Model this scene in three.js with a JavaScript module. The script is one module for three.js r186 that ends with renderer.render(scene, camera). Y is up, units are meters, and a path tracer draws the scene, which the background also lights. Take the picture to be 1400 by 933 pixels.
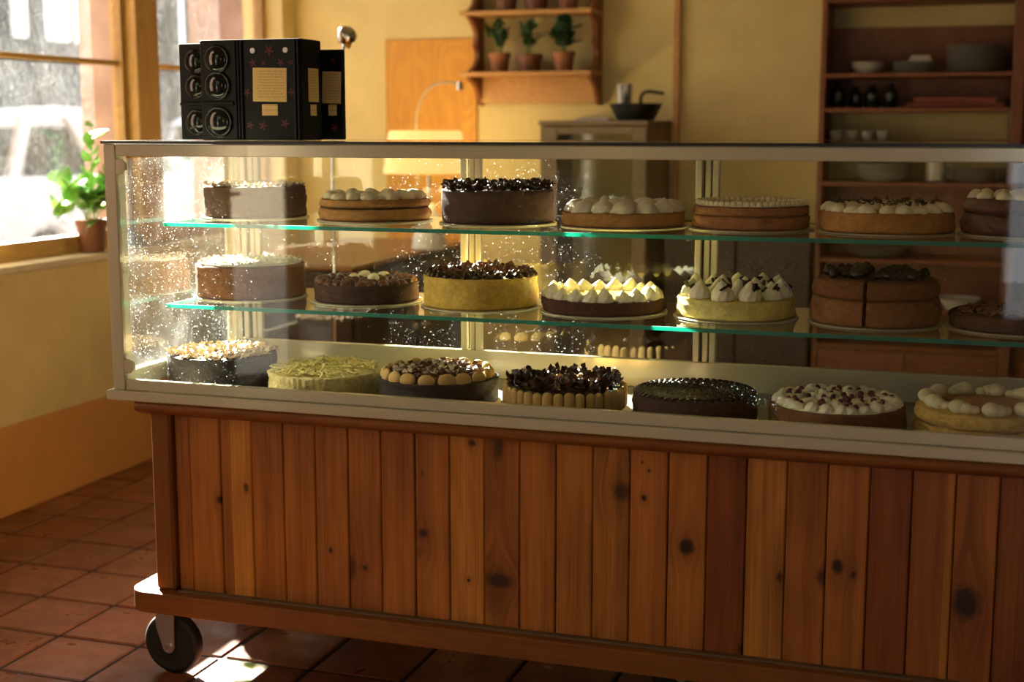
import * as THREE from 'three';
import { mergeGeometries, mergeVertices } from 'three/addons/utils/BufferGeometryUtils.js';
import { RoundedBoxGeometry } from 'three/addons/geometries/RoundedBoxGeometry.js';
import { ConvexGeometry } from 'three/addons/geometries/ConvexGeometry.js';
import { RectAreaLightUniformsLib } from 'three/addons/lights/RectAreaLightUniformsLib.js';
RectAreaLightUniformsLib.init();

// ------------------------------------------------------------------ camera, sky, sun, exposure
const scene = new THREE.Scene();
const R = THREE.MathUtils.degToRad;
const camera = new THREE.PerspectiveCamera(2 * Math.atan(466.5 / 1900) * 180 / Math.PI, 1400 / 933, 0.05, 200);
camera.position.set(0, 1.345, 2.8);
camera.rotation.set(R(-8.7), R(18.6), 0, 'YXZ');
camera.focus = 3.15;
camera.userData.fStop = 2.4;
scene.add(camera);
scene.background = new THREE.Color(0.88, 0.95, 1.0);
scene.backgroundIntensity = 2.6;
const sun = new THREE.DirectionalLight(new THREE.Color(1.0, 0.93, 0.77), 125);
sun.position.set(-0.718 * 20, 0.46 * 20, -0.696 * 20);
sun.castShadow = true;
sun.shadow.mapSize.set(2048, 2048);
Object.assign(sun.shadow.camera, { left: -12, right: 12, top: 12, bottom: -12, near: 0.5, far: 60 });
scene.add(sun);
const renderer = new THREE.WebGLRenderer({ antialias: true });
renderer.toneMapping = THREE.LinearToneMapping;
renderer.toneMappingExposure = 0.71;
renderer.shadowMap.enabled = true;

// ------------------------------------------------------------------ helpers
function rng(seed) {
  let a = seed >>> 0;
  return () => { a = (a + 0x6D2B79F5) | 0; let t = Math.imul(a ^ (a >>> 15), 1 | a); t = (t + Math.imul(t ^ (t >>> 7), 61 | t)) ^ t; return ((t ^ (t >>> 14)) >>> 0) / 4294967296; };
}
const hash2 = (x, y) => { let h = Math.imul(x, 374761393) + Math.imul(y, 668265263); h = Math.imul(h ^ (h >>> 13), 1274126177); return ((h ^ (h >>> 16)) >>> 0) / 4294967296; };
function vnoise(x, y) {
  const xi = Math.floor(x), yi = Math.floor(y), fx = x - xi, fy = y - yi, u = fx * fx * (3 - 2 * fx), v = fy * fy * (3 - 2 * fy);
  const a = hash2(xi, yi), b = hash2(xi + 1, yi), c = hash2(xi, yi + 1), d = hash2(xi + 1, yi + 1);
  return a + (b - a) * u + (c - a) * v + (a - b - c + d) * u * v;
}
const fbm = (x, y, o = 4) => { let s = 0, a = 0.5, t = 0; for (let i = 0; i < o; i++) { s += a * vnoise(x, y); t += a; x = x * 2.03 + 17.1; y = y * 2.03 + 5.3; a *= 0.5; } return s / t; };
const toS = (c) => Math.round(255 * (c <= 0.0031308 ? 12.92 * Math.max(c, 0) : 1.055 * Math.pow(Math.min(c, 1), 1 / 2.4) - 0.055));
function tex(w, h, fn, srgb = true) {                    // fn(px, py) -> [r, g, b] linear (colour) or raw 0..1 (data)
  const d = new Uint8Array(w * h * 4);
  for (let y = 0; y < h; y++) for (let x = 0; x < w; x++) {
    const c = fn(x, y), i = (y * w + x) * 4;
    for (let k = 0; k < 3; k++) d[i + k] = srgb ? toS(c[k]) : Math.round(255 * Math.min(1, Math.max(0, c[k])));
    d[i + 3] = 255;
  }
  const t = new THREE.DataTexture(d, w, h);
  t.wrapS = t.wrapT = THREE.RepeatWrapping; t.magFilter = THREE.LinearFilter; t.minFilter = THREE.LinearMipmapLinearFilter; t.generateMipmaps = true;
  if (srgb) t.colorSpace = THREE.SRGBColorSpace;
  t.needsUpdate = true;
  return t;
}
const scaled = (t, su, sv) => { const c = t.clone(); c.repeat.set(su, sv); c.needsUpdate = true; return c; };
const col = (r, g, b) => new THREE.Color().setRGB(r, g, b);
const mat = (color, roughness = 0.7, more = {}) => new THREE.MeshPhysicalMaterial({ color, roughness, metalness: 0, ...more });
const taken = {};
function numbered(n) { const k = taken[n] = (taken[n] ?? -1) + 1; return k ? n + '_' + String(k).padStart(3, '0') : n; }
function shade(m) { m.castShadow = true; m.receiveShadow = true; return m; }
function thing(name, label, category, [x, y, z] = [0, 0, 0], turn = 0, group) {
  const o = new THREE.Group(); o.name = numbered(name); scene.add(o);
  o.position.set(x, y, z); o.rotation.y = turn; o.userData = { label, category };
  if (group) o.userData.group = group;
  return o;
}
function part(name, geo, m, parent, pos, label) {
  const o = shade(new THREE.Mesh(geo, m)); o.name = name;
  if (pos) o.position.set(...pos);
  if (label) o.userData.label = label;
  parent.add(o);
  return o;
}
function solo(name, geo, m, label, category, group) {
  const o = shade(new THREE.Mesh(geo, m)); o.name = numbered(name); o.userData = { label, category };
  if (group) o.userData.group = group;
  scene.add(o); return o;
}
function struct(name, geo, m, label, category = 'room') {
  const o = shade(new THREE.Mesh(geo, m)); o.name = name; o.userData = { kind: 'structure', label, category };
  scene.add(o); return o;
}
// uv in metres from the face direction; along: the axis that runs along v
function uvm(g, along = 'y', off = 0) {
  g = g.index ? g.toNonIndexed() : g;
  const p = g.attributes.position, n = p.count, uv = new Float32Array(n * 2), A = new THREE.Vector3(), B = new THREE.Vector3(), C = new THREE.Vector3();
  const get = (v, k) => k === 'x' ? v.x : k === 'y' ? v.y : v.z;
  for (let i = 0; i < n; i += 3) {
    A.fromBufferAttribute(p, i); B.fromBufferAttribute(p, i + 1); C.fromBufferAttribute(p, i + 2);
    const N = B.clone().sub(A).cross(C.clone().sub(A)), ax = Math.abs(N.x), ay = Math.abs(N.y), az = Math.abs(N.z);
    const axes = (ax >= ay && ax >= az) ? ['z', 'y'] : ay >= az ? ['x', 'z'] : ['x', 'y'];
    if (axes[0] === along) axes.reverse();
    [A, B, C].forEach((q, k) => { uv[(i + k) * 2] = get(q, axes[0]) + off; uv[(i + k) * 2 + 1] = get(q, axes[1]) + off * 1.7; });
  }
  g.setAttribute('uv', new THREE.BufferAttribute(uv, 2));
  return g;
}
const strip = (g) => { g = g.index ? g.toNonIndexed() : g.clone(); for (const k of Object.keys(g.attributes)) if (!['position', 'normal', 'uv'].includes(k)) g.deleteAttribute(k); if (!g.attributes.uv) uvm(g); if (!g.attributes.normal) g.computeVertexNormals(); return g; };
const merge = (list) => mergeGeometries(list.map(strip));
// chamfered box between corners, chamfer c
function cbox(x0, x1, y0, y1, z0, z1, c = 0.003, along = 'y', off = 0) {
  const pts = [];
  for (const [i, x] of [[-1, x0], [1, x1]]) for (const [j, y] of [[-1, y0], [1, y1]]) for (const [k, z] of [[-1, z0], [1, z1]])
    pts.push(new THREE.Vector3(x - i * c, y - j * c, z), new THREE.Vector3(x - i * c, y, z - k * c), new THREE.Vector3(x, y - j * c, z - k * c));
  return uvm(new ConvexGeometry(pts), along, off);
}
function pbox(x0, x1, y0, y1, z0, z1, along = 'y', off = 0) {
  const g = new THREE.BoxGeometry(x1 - x0, y1 - y0, z1 - z0); g.translate((x0 + x1) / 2, (y0 + y1) / 2, (z0 + z1) / 2);
  return uvm(g, along, off);
}
const rbox = (x0, x1, y0, y1, z0, z1, r, seg = 3) => { const g = new RoundedBoxGeometry(x1 - x0, y1 - y0, z1 - z0, seg, r); g.translate((x0 + x1) / 2, (y0 + y1) / 2, (z0 + z1) / 2); return uvm(g); };
const lathe = (pts, seg = 48) => new THREE.LatheGeometry(pts.map((p) => new THREE.Vector2(p[0], p[1])), seg);
const cyl = (r0, r1, h, seg = 24) => new THREE.CylinderGeometry(r1, r0, h, seg);
const tube = (pts, r, seg = 24, rs = 8) => new THREE.TubeGeometry(new THREE.CatmullRomCurve3(pts.map((p) => new THREE.Vector3(...p))), seg, r, rs);

// ------------------------------------------------------------------ textures
const plasterTex = tex(512, 512, (x, y) => { const n = 0.90 + 0.14 * (fbm(x / 40, y / 40, 5) - 0.5) + 0.06 * (vnoise(x / 1.7, y / 1.7) - 0.5); return [n, n, n]; });
const plasterBump = tex(256, 256, (x, y) => { const n = fbm(x / 9, y / 9, 4); return [n, n, n]; }, false);
const woodTex = tex(512, 1024, (x, y) => {               // u across, v along the grain
  const w = fbm(x / 90, y / 500, 3) * 9 + x / 60, ring = 0.5 + 0.5 * Math.sin(w * 6.28), fine = fbm(x / 2.3, y / 120, 3);
  const n = 0.74 + 0.16 * ring * fbm(x / 30, y / 200 + 9, 2) + 0.30 * (fine - 0.5);
  return [n, n * (0.94 + 0.06 * ring), n * 0.92];
});
const spongeTex = tex(512, 512, (x, y) => {
  const n = fbm(x / 26, y / 26, 4), p = vnoise(x / 3.1, y / 3.1), q = Math.pow(vnoise(x / 5.2 + 40, y / 5.2), 5);
  const v = 0.86 + 0.42 * (n - 0.5) + 0.16 * (p - 0.5) - 0.35 * q;
  return [v, v * (0.94 + 0.08 * n), v * (0.90 + 0.12 * n)];
});
const spongeBump = tex(256, 256, (x, y) => { const n = 0.6 * fbm(x / 7, y / 7, 4) + 0.4 * vnoise(x / 2, y / 2); return [n, n, n]; }, false);
const clayTex = tex(512, 512, (x, y) => {
  const n = fbm(x / 60, y / 60, 5), p = vnoise(x / 2.2, y / 2.2), s = Math.pow(fbm(x / 14 + 70, y / 14, 3), 3);
  const v = 0.72 + 0.5 * (n - 0.5) + 0.14 * (p - 0.5) - 0.10 * s;
  return [v, v * (0.92 + 0.14 * n), v * (0.90 + 0.2 * n)];
});
const clayRough = tex(256, 256, (x, y) => { const n = 0.42 + 0.5 * (fbm(x / 30, y / 30, 4) - 0.45); return [n, n, n]; }, false);
const alumRough = tex(256, 256, (x, y) => { const n = 0.42 + 0.22 * (fbm(x / 40, y / 1.5, 3) - 0.5); return [n, n, n]; }, false);
// dust film with grain on the room's windows and specks on the case's glass: roughness is where dirt scatters the light
const winDust = tex(1024, 1024, (x, y) => {
  const f = fbm(x / 130, y / 210, 5), g = fbm(x / 9, y / 14, 3), s = Math.pow(vnoise(x / 2.3, y / 2.3), 14);
  const v = 0.06 + 0.14 * f + 0.10 * (g - 0.5) + 0.45 * s;
  return [v, v, v];
}, false);
function speckTex(seed, count, base, cloud, big = 1) {
  const W = 1024, a = new Float32Array(W * W), r = rng(seed);
  for (let y = 0; y < W; y++) for (let x = 0; x < W; x++) a[y * W + x] = base + cloud * Math.pow(fbm(x / 90, y / 120, 5), 2.2);
  for (let i = 0; i < count; i++) {
    let x = r() * W, y = r() * W; const keep = fbm(x / 120 + 300, y / 120, 3);
    if (r() > Math.pow(keep, 2) * 3) continue;
    const s = (0.5 + 1.5 * Math.pow(r(), 4)) * big, v = 0.55 + 0.45 * r(), lx = r() < 0.06 ? 3 : 1;
    for (let j = -5; j <= 5; j++) for (let k = -5; k <= 5; k++) {
      const d = Math.hypot(j / lx, k) / s; if (d > 1.3) continue;
      const X = (Math.floor(x) + j + W) % W, Y = (Math.floor(y) + k + W) % W;
      a[Y * W + X] = Math.max(a[Y * W + X], v * (d < 0.7 ? 1 : 1 - (d - 0.7) / 0.6));
    }
  }
  return tex(W, W, (x, y) => { const v = a[y * W + x]; return [v, v, v]; }, false);
}
const speckFront = speckTex(5, 4200, 0.012, 0.05, 0.8), speckSide = speckTex(9, 10000, 0.06, 0.30, 0.85);

// the pine boards of the trolley: one sheet of grain, knots and stain, 2.56 m wide and 0.64 m high from x = -1.92, y = 0.16
const BX0 = -1.767, BW = 0.0832;
const boardTone = [0.98, 0.88, 0.92, 0.90, 0.93, 0.86, 0.84, 0.98, 1.20, 0.95, 0.98, 1.02, 1.14, 0.92, 1.12, 0.56, 1.16, 0.92, 0.98, 0.56, 0.78, 0.90, 0.66, 0.9, 0.8, 1.0, 0.85, 0.9, 0.8, 0.9];
const boardRed = [0.8, 0.9, 0.9, 0.9, 0.9, 1.0, 1.0, 0.85, 0.5, 1.0, 0.9, 0.8, 0.6, 1.1, 0.9, 1.6, 0.6, 1.2, 1.1, 1.7, 1.4, 1.3, 1.5, 1.3, 1.4, 1.2, 1.3, 1.2, 1.3, 1.2];
const knots = [[-1.686, 0.468, 0.011, 0.010, 1], [-1.617, 0.503, 0.007, 0.012, 0.8], [-1.166, 0.435, 0.012, 0.012, 0.9], [-1.047, 0.653, 0.009, 0.008, 0.9], [-0.985, 0.648, 0.012, 0.030, 0.75],
  [-0.985, 0.342, 0.034, 0.019, 0.95], [-0.990, 0.29, 0.028, 0.05, 0.35], [-0.704, 0.571, 0.020, 0.022, 0.8], [-0.655, 0.562, 0.006, 0.007, 1], [-0.645, 0.622, 0.003, 0.003, 1], [-0.66, 0.64, 0.003, 0.003, 0.9], [-0.561, 0.463, 0.016, 0.017, 1.25],
  [-0.245, 0.452, 0.011, 0.015, 1.1], [-0.213, 0.437, 0.005, 0.008, 0.9], [-0.272, 0.425, 0.016, 0.018, 0.75], [0.009, 0.402, 0.026, 0.036, 1.1], [-0.363, 0.416, 0.006, 0.012, 0.9], [-0.437, 0.248, 0.008, 0.012, 0.9],
  [-1.347, 0.335, 0.012, 0.030, 0.7], [-1.313, 0.338, 0.008, 0.006, 0.8], [-1.399, 0.372, 0.006, 0.006, 0.9], [-1.057, 0.335, 0.005, 0.005, 0.9], [-1.167, 0.575, 0.002, 0.004, 0.8], [-1.18, 0.39, 0.02, 0.012, 0.3],
  [0.22, 0.5, 0.02, 0.025, 0.9], [0.38, 0.33, 0.014, 0.02, 0.9]];
const pineTex = tex(2048, 512, (px, py) => {
  const x = -1.92 + px / 2048 * 2.56, y = 0.16 + py / 512 * 0.64;
  let i = Math.floor((x - BX0) / BW); if (x < -1.767) i = 0;
  const k = Math.max(0, Math.min(29, i)), inb = (x - BX0) / BW - i;
  let tone = boardTone[k], red = boardRed[k];
  if (k === 1 && inb > 0.34) { tone = 1.34; red = 0.4; }
  if (k === 12 && inb > 0.62) tone = 0.86;
  if (k === 20 && inb > 0.80) { tone = 1.15; red = 0.9; }
  let bend = 0, dark = 0, halo = 0;
  for (const [kx, ky, rx, ry, s] of knots) {
    if (Math.floor((kx - BX0) / BW) !== i) continue;
    const dx = (x - kx) / rx, dy = (y - ky) / ry, d = Math.hypot(dx, dy);
    if (d < 7) { bend += Math.exp(-d * d / 7) * Math.sign(dx || 1) * rx * 1.3; }
    const wob = 1 + 0.35 * (fbm(x * 160, y * 160, 2) - 0.5);
    dark = Math.max(dark, s * (1 - Math.min(1, Math.max(0, (d * wob - 0.55) / 0.75))));
    halo += 0.28 * s * Math.exp(-(dx * dx / 4 + dy * dy / 7));
  }
  const gx = x - bend, grain = fbm(gx * 420 + i * 31, y * 5 + i * 7, 3), band = fbm(gx * 46 + i * 13, y * 1.7 + i * 3, 3), blot = fbm(x * 9 + i * 5, y * 5 + i * 2, 3), scr = Math.pow(vnoise(x * 500 + y * 90, y * 26), 16);
  const flame = 0.5 + 0.5 * Math.sin((gx * 52 + fbm(gx * 14 + i * 3, y * 2.5 + i, 3) * 7) * 3.2);
  let v = tone * (0.82 + 0.42 * (grain - 0.5) + 0.55 * (band - 0.5) + 0.50 * (blot - 0.5) + 0.09 * (flame - 0.5)) + 0.16 * scr;
  v *= 1 - Math.min(0.6, halo);
  const r = 0.50 * v, g = 0.158 * v * (1.25 - 0.25 * red) * (0.92 + 0.2 * v), b = 0.032 * v * (1.1 - 0.1 * red);
  const q = Math.min(0.96, Math.max(0, dark));
  return [r * (1 - q) + 0.030 * q, g * (1 - q) + 0.013 * q, b * (1 - q) + 0.006 * q];
});

// ------------------------------------------------------------------ materials
const M = {
  wall: mat(col(0.71, 0.585, 0.265), 0.9, { map: plasterTex, bumpMap: plasterBump, bumpScale: 0.002 }),
  ceiling: mat(col(0.50, 0.43, 0.28), 0.95, { map: plasterTex }),
  band: mat(col(0.60, 0.30, 0.075), 0.75, { map: plasterTex }),
  brick: mat(col(0.40, 0.265, 0.215), 0.95, { map: clayTex }),
  render: mat(col(0.62, 0.56, 0.48), 0.95, { map: plasterTex }),
  grout: mat(col(0.035, 0.030, 0.026), 0.85, { map: clayTex }),
  winFrame: mat(col(0.50, 0.30, 0.085), 0.5, { map: woodTex }),
  winWhite: mat(col(0.75, 0.68, 0.52), 0.5, { map: woodTex }),
  pine: mat(col(1, 1, 1), 0.42, { map: pineTex, specularIntensity: 0.7 }),
  pineTrim: mat(col(0.30, 0.105, 0.022), 0.5, { map: woodTex, specularIntensity: 0.6 }),
  pineDark: mat(col(0.30, 0.105, 0.030), 0.5, { map: woodTex }),
  gap: mat(col(0.035, 0.014, 0.006), 0.8),
  alum: mat(col(0.66, 0.615, 0.44), 0.42, { metalness: 0.18, roughnessMap: alumRough }),
  steel: mat(col(0.62, 0.58, 0.52), 0.3, { metalness: 0.9 }),
  armSteel: mat(col(0.26, 0.22, 0.15), 0.45, { metalness: 0.2 }),
  chrome: mat(col(0.8, 0.8, 0.82), 0.08, { metalness: 1 }),
  black: mat(col(0.010, 0.011, 0.010), 0.5),
  rubber: mat(col(0.013, 0.013, 0.013), 0.55),
  slab: mat(col(0.012, 0.012, 0.011), 0.35),
  lacquer: mat(col(0.004, 0.006, 0.0055), 0.38, { specularIntensity: 0.35 }),
  gloss: mat(col(0.006, 0.008, 0.007), 0.10, { specularIntensity: 1 }),
  red: mat(col(0.10, 0.008, 0.008), 0.6),
  oak: mat(col(0.62, 0.34, 0.12), 0.5, { map: woodTex }),
  orangeWood: mat(col(0.70, 0.34, 0.025), 0.55, { map: woodTex }),
  cupWood: mat(col(0.28, 0.098, 0.034), 0.5, { map: woodTex }),
  greyWood: mat(col(0.30, 0.23, 0.14), 0.55, { map: woodTex }),
  darkWood: mat(col(0.040, 0.024, 0.015), 0.5, { map: woodTex }),
  terracotta: mat(col(0.42, 0.17, 0.075), 0.85, { map: clayTex }),
  brownPot: mat(col(0.22, 0.085, 0.035), 0.6, { map: clayTex }),
  soil: mat(col(0.03, 0.02, 0.014), 0.95, { map: clayTex }),
  leafLight: mat(col(0.15, 0.34, 0.055), 0.38, { transmission: 0.32, thickness: 0, side: THREE.DoubleSide }),
  leafDark: mat(col(0.03, 0.10, 0.03), 0.55, { transmission: 0.3, thickness: 0, side: THREE.DoubleSide }),
  stem: mat(col(0.14, 0.22, 0.05), 0.7),
  china: mat(col(0.62, 0.60, 0.50), 0.3),
  chinaGrey: mat(col(0.36, 0.36, 0.30), 0.35),
  white: mat(col(0.78, 0.76, 0.70), 0.5),
  winGlass: mat(col(1, 1, 1), 1.0, { transmission: 1, thickness: 0, ior: 1.5, roughnessMap: scaled(winDust, 0.8, 0.8), side: THREE.DoubleSide }),
  caseGlass: mat(col(0.97, 1.0, 0.98), 1.0, { transmission: 1, thickness: 0, ior: 1.6, roughnessMap: scaled(speckFront, 2.0, 2.0), side: THREE.DoubleSide }),
  sideGlass: mat(col(0.97, 1.0, 0.98), 1.0, { transmission: 1, thickness: 0, ior: 1.7, roughnessMap: scaled(speckSide, 1.5, 1.5), side: THREE.DoubleSide }),
  topGlass: mat(col(0.93, 0.97, 0.94), 0.05, { transmission: 1, thickness: 0, ior: 1.5, side: THREE.DoubleSide }),
  shelfGlass: mat(col(0.86, 0.97, 0.93), 0.03, { transmission: 1, thickness: 0, ior: 1.6, side: THREE.DoubleSide }),
  glassEdge: mat(col(0.06, 0.48, 0.40), 0.85, { transmission: 0.75, thickness: 0, side: THREE.DoubleSide }),
  cabGlass: mat(col(0.9, 0.95, 0.9), 0.05, { transmission: 1, thickness: 0, ior: 1.8, side: THREE.DoubleSide }),
};
// sheet of glass: axis 'x' or 'z' is the direction of its normal
function sheet(a0, a1, y0, y1, at, axis) {
  const w = a1 - a0, h = y1 - y0, g = new THREE.PlaneGeometry(w, h), uv = g.attributes.uv;
  for (let i = 0; i < uv.count; i++) uv.setXY(i, uv.getX(i) * w + a0 + 7, uv.getY(i) * h + y0);
  if (axis === 'x') { g.rotateY(Math.PI / 2); g.scale(1, 1, -1); g.translate(at, (y0 + y1) / 2, (a0 + a1) / 2); g.computeVertexNormals(); } else g.translate((a0 + a1) / 2, (y0 + y1) / 2, at);
  return g;
}

// ------------------------------------------------------------------ the room
const XL = -3.19, XR = 3.0, ZB = -3.387, ZF = 5.2, YC = 3.05, XG = -3.31, XO = -3.40, HEAD = 2.80, SILL = 0.872;
// floor: grouted bed with terracotta tiles, 25 cm grid
const floor = struct('floor', pbox(XL - 0.2, XR + 0.2, -0.2, -0.004, ZB - 0.2, ZF + 0.2, 'z'), M.grout, 'dark grouted floor of square terracotta tiles', 'floor');
{
  const P = 0.2485, gx = -2.290, gz = -0.193, j = 0.0055;
  const tints = [[0.26, 0.090, 0.038], [0.30, 0.102, 0.040], [0.235, 0.080, 0.034], [0.32, 0.120, 0.052], [0.27, 0.088, 0.034]].map((c) => mat(col(...c), 0.9, { map: scaled(clayTex, 1.6, 1.6), roughnessMap: scaled(clayRough, 2.2, 2.2) }));
  const r = rng(3), rest = [], shapes = [0, 1, 2, 3, 4, 5].map((k) => cbox(j, P - j, -0.012, 0, j, P - j, 0.004, 'z', k * 0.37));
  for (let a = -4; gx + a * P < XR; a++) for (let b = -14; gz + b * P < ZF; b++) {
    const x = gx + a * P, z = gz + b * P; if (z < ZB - P * 0.5) continue;
    const dy = (r() - 0.5) * 0.002, s = Math.floor(r() * 6), t = Math.floor(r() * 5);
    if (x + P < XL) continue;
    if (x < 0.3 && z > -2.3 && z < 1.0) { const o = part('floor_tile', shapes[s], tints[t], floor, [x, dy, z]); o.rotation.z = (r() - 0.5) * 0.004; } else { const g = shapes[s].clone(); g.translate(x, dy, z); rest.push(g); }
  }
  const o = part('floor_tiles', merge(rest), tints[0], floor); o.userData.kind = 'stuff';
}
struct('ceiling', pbox(XL - 0.3, XR + 0.2, YC, YC + 0.2, ZB - 0.2, ZF + 0.2, 'z'), M.ceiling, 'cream ceiling', 'ceiling');
// window wall: openings [z0, z1, y0, y1]
const W2 = [-3.256, -2.254], W1 = [-2.095, -1.12], W4 = [0.85, 1.80], D1 = [2.72, 3.62], W3 = [3.84, 4.2];
{
  const g = [], seg = (z0, z1, y0, y1) => g.push(pbox(XO, XL, y0, y1, z0, z1));
  seg(ZB - 0.2, ZF + 0.2, HEAD, YC + 0.2);
  seg(ZB - 0.2, D1[0], -0.2, SILL - 0.02);
  seg(ZB - 0.2, W2[0], SILL - 0.02, HEAD);
  seg(W1[1], W4[0], SILL - 0.02, HEAD); seg(W4[1], D1[0], SILL - 0.02, HEAD);
  seg(D1[1], W3[0], -0.2, HEAD); seg(W3[1], ZF + 0.2, -0.2, HEAD); seg(W3[0], W3[1], -0.2, 0.5);
  struct('wall_left', merge(g), M.wall, 'yellow plaster wall under and around the street windows', 'wall');
}
struct('trim_1', pbox(XG - 0.02, XG + 0.078, SILL, HEAD, W1[0] - 0.159, W1[0]), M.winFrame, 'brown wooden post between the two street windows', 'window frame');
struct('trim_2', merge([pbox(XO - 0.001 - 0.10, XG - 0.025, 0, 3.2, W2[1], W1[0]), pbox(-3.70, XO - 0.002, 0, 3.2, ZB - 1.2, W2[0]), pbox(-3.5, XO - 0.002, 0, 3.2, W1[1], W4[0]), pbox(-3.5, XO - 0.002, 0, 3.2, W4[1], D1[0]), pbox(-4.9, -3.5, 0, 3.2, W4[0] - 0.3, W4[0] - 0.08), pbox(-5.4, -3.5, 0, 3.2, D1[0] - 0.45, D1[0] - 0.2)]), M.brick, 'pinkish brick piers outside the street windows', 'pier');
struct('wall_outer', merge([pbox(-3.5, XO - 0.003, 0, SILL - 0.05, W2[0], W1[1]), pbox(-3.5, XO - 0.003, HEAD + 0.03, 3.2, W2[0], D1[0])]), M.render, 'pale rendered outside of the window wall', 'wall');
struct('trim_3', cbox(XG - 0.02, XL + 0.012, SILL - 0.028, SILL, W2[0], W1[1] + 0.05, 0.004, 'z'), M.winWhite, 'painted window sill along the street windows', 'window sill');
struct('baseboard_left', cbox(XL, XL + 0.016, 0, 0.318, ZB, D1[0] - 0.06, 0.006, 'z'), M.band, 'tall ochre painted skirting along the window wall', 'baseboard');
function window_(n, [z0, z1], y0, bars, label) {
  const fr = 0.05, d0 = XG - 0.02, d1 = XG + 0.03;
  const w = new THREE.Group(); w.name = 'window_' + n; w.userData = { kind: 'structure', label, category: 'window' }; scene.add(w);
  part('window_frame', merge([pbox(d0, d1, y0, y0 + 0.068, z0, z1, 'z'), pbox(d0, d1, HEAD - fr, HEAD, z0, z1, 'z'), pbox(d0, d1, y0, HEAD, z0, z0 + 0.032), pbox(d0, d1, y0, HEAD, z1 - 0.028, z1)]), M.winFrame, w);
  for (const y of bars) part('glazing_bar', cbox(XG - 0.015, XG + 0.02, y - 0.009, y + 0.011, z0 + 0.03, z1 - 0.028, 0.004, 'z'), M.winFrame, w);
  const ys = [y0 + 0.066, ...bars, HEAD - fr];
  for (let i = 0; i + 1 < ys.length; i++) part('window_pane', sheet(z0 + 0.03, z1 - 0.026, ys[i], ys[i + 1], XG, 'x'), M.winGlass, w, null, 'dusty glass pane');
  return w;
}
window_(1, W1, SILL, [1.602], 'dusty wooden street window with the potted plant on its sill');
window_(2, W2, SILL, [1.602], 'dusty wooden street window next to the back corner');
window_(5, W4, SILL, [1.602], 'wooden street window between the brick piers, nearer the door');
window_(3, W3, 0.5, [1.6], 'narrow window beside the street door');
{
  const w = new THREE.Group(); w.name = 'door_1'; w.userData = { kind: 'structure', label: 'glazed street door in the window wall', category: 'door' }; scene.add(w);
  const d0 = XG - 0.02, d1 = XG + 0.025, [z0, z1] = D1;
  part('door_frame', merge([pbox(d0, d1, 0, 0.14, z0, z1, 'z'), pbox(d0, d1, 2.5, HEAD, z0, z1, 'z'), pbox(d0, d1, 0, HEAD, z0, z0 + 0.07), pbox(d0, d1, 0, HEAD, z1 - 0.07, z1)]), M.winFrame, w);
  part('door_pane', sheet(z0 + 0.06, z1 - 0.06, 0.13, 2.51, XG, 'x'), M.winGlass, w);
  part('door_handle', tube([[d1, 1.05, z0 + 0.035], [d1 + 0.05, 1.05, z0 + 0.035], [d1 + 0.05, 1.05, z0 + 0.15]], 0.009), M.steel, w);
}
struct('wall_back', pbox(XL - 0.3, XR + 0.2, -0.2, YC + 0.2, ZB - 0.2, ZB), M.wall, 'cream plaster back wall', 'wall');
struct('wall_right', pbox(XR, XR + 0.2, -0.2, YC + 0.2, ZB - 0.2, ZF + 0.2), M.wall, 'cream plaster side wall', 'wall');
{
  const a = 0.10, b = 1.50;
  struct('wall_front', merge([pbox(XL - 0.2, a, -0.2, YC + 0.2, ZF, ZF + 0.2), pbox(b, XR + 0.2, -0.2, YC + 0.2, ZF, ZF + 0.2), pbox(a, b, -0.2, 0.25, ZF, ZF + 0.2), pbox(a, b, 2.3, YC + 0.2, ZF, ZF + 0.2)]), M.wall, 'cream plaster wall facing the counter', 'wall');
  const w = new THREE.Group(); w.name = 'window_4'; w.userData = { kind: 'structure', label: 'tall window facing the counter', category: 'window' }; scene.add(w);
  part('window_frame', merge([pbox(a, a + 0.05, 0.25, 2.3, ZF + 0.05, ZF + 0.12), pbox(b - 0.05, b, 0.25, 2.3, ZF + 0.05, ZF + 0.12), pbox(a, b, 0.25, 0.31, ZF + 0.05, ZF + 0.12), pbox(a, b, 2.24, 2.3, ZF + 0.05, ZF + 0.12)]), M.winFrame, w);
  part('window_pane', sheet(a + 0.05, b - 0.05, 0.31, 2.24, ZF + 0.08, 'z'), M.winGlass, w);
}
struct('trim_4', cbox(-1.323, -1.292, 0.0, YC, ZB, ZB + 0.025, 0.004), M.oak, 'slim vertical wooden batten on the back wall', 'trim');

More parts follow.
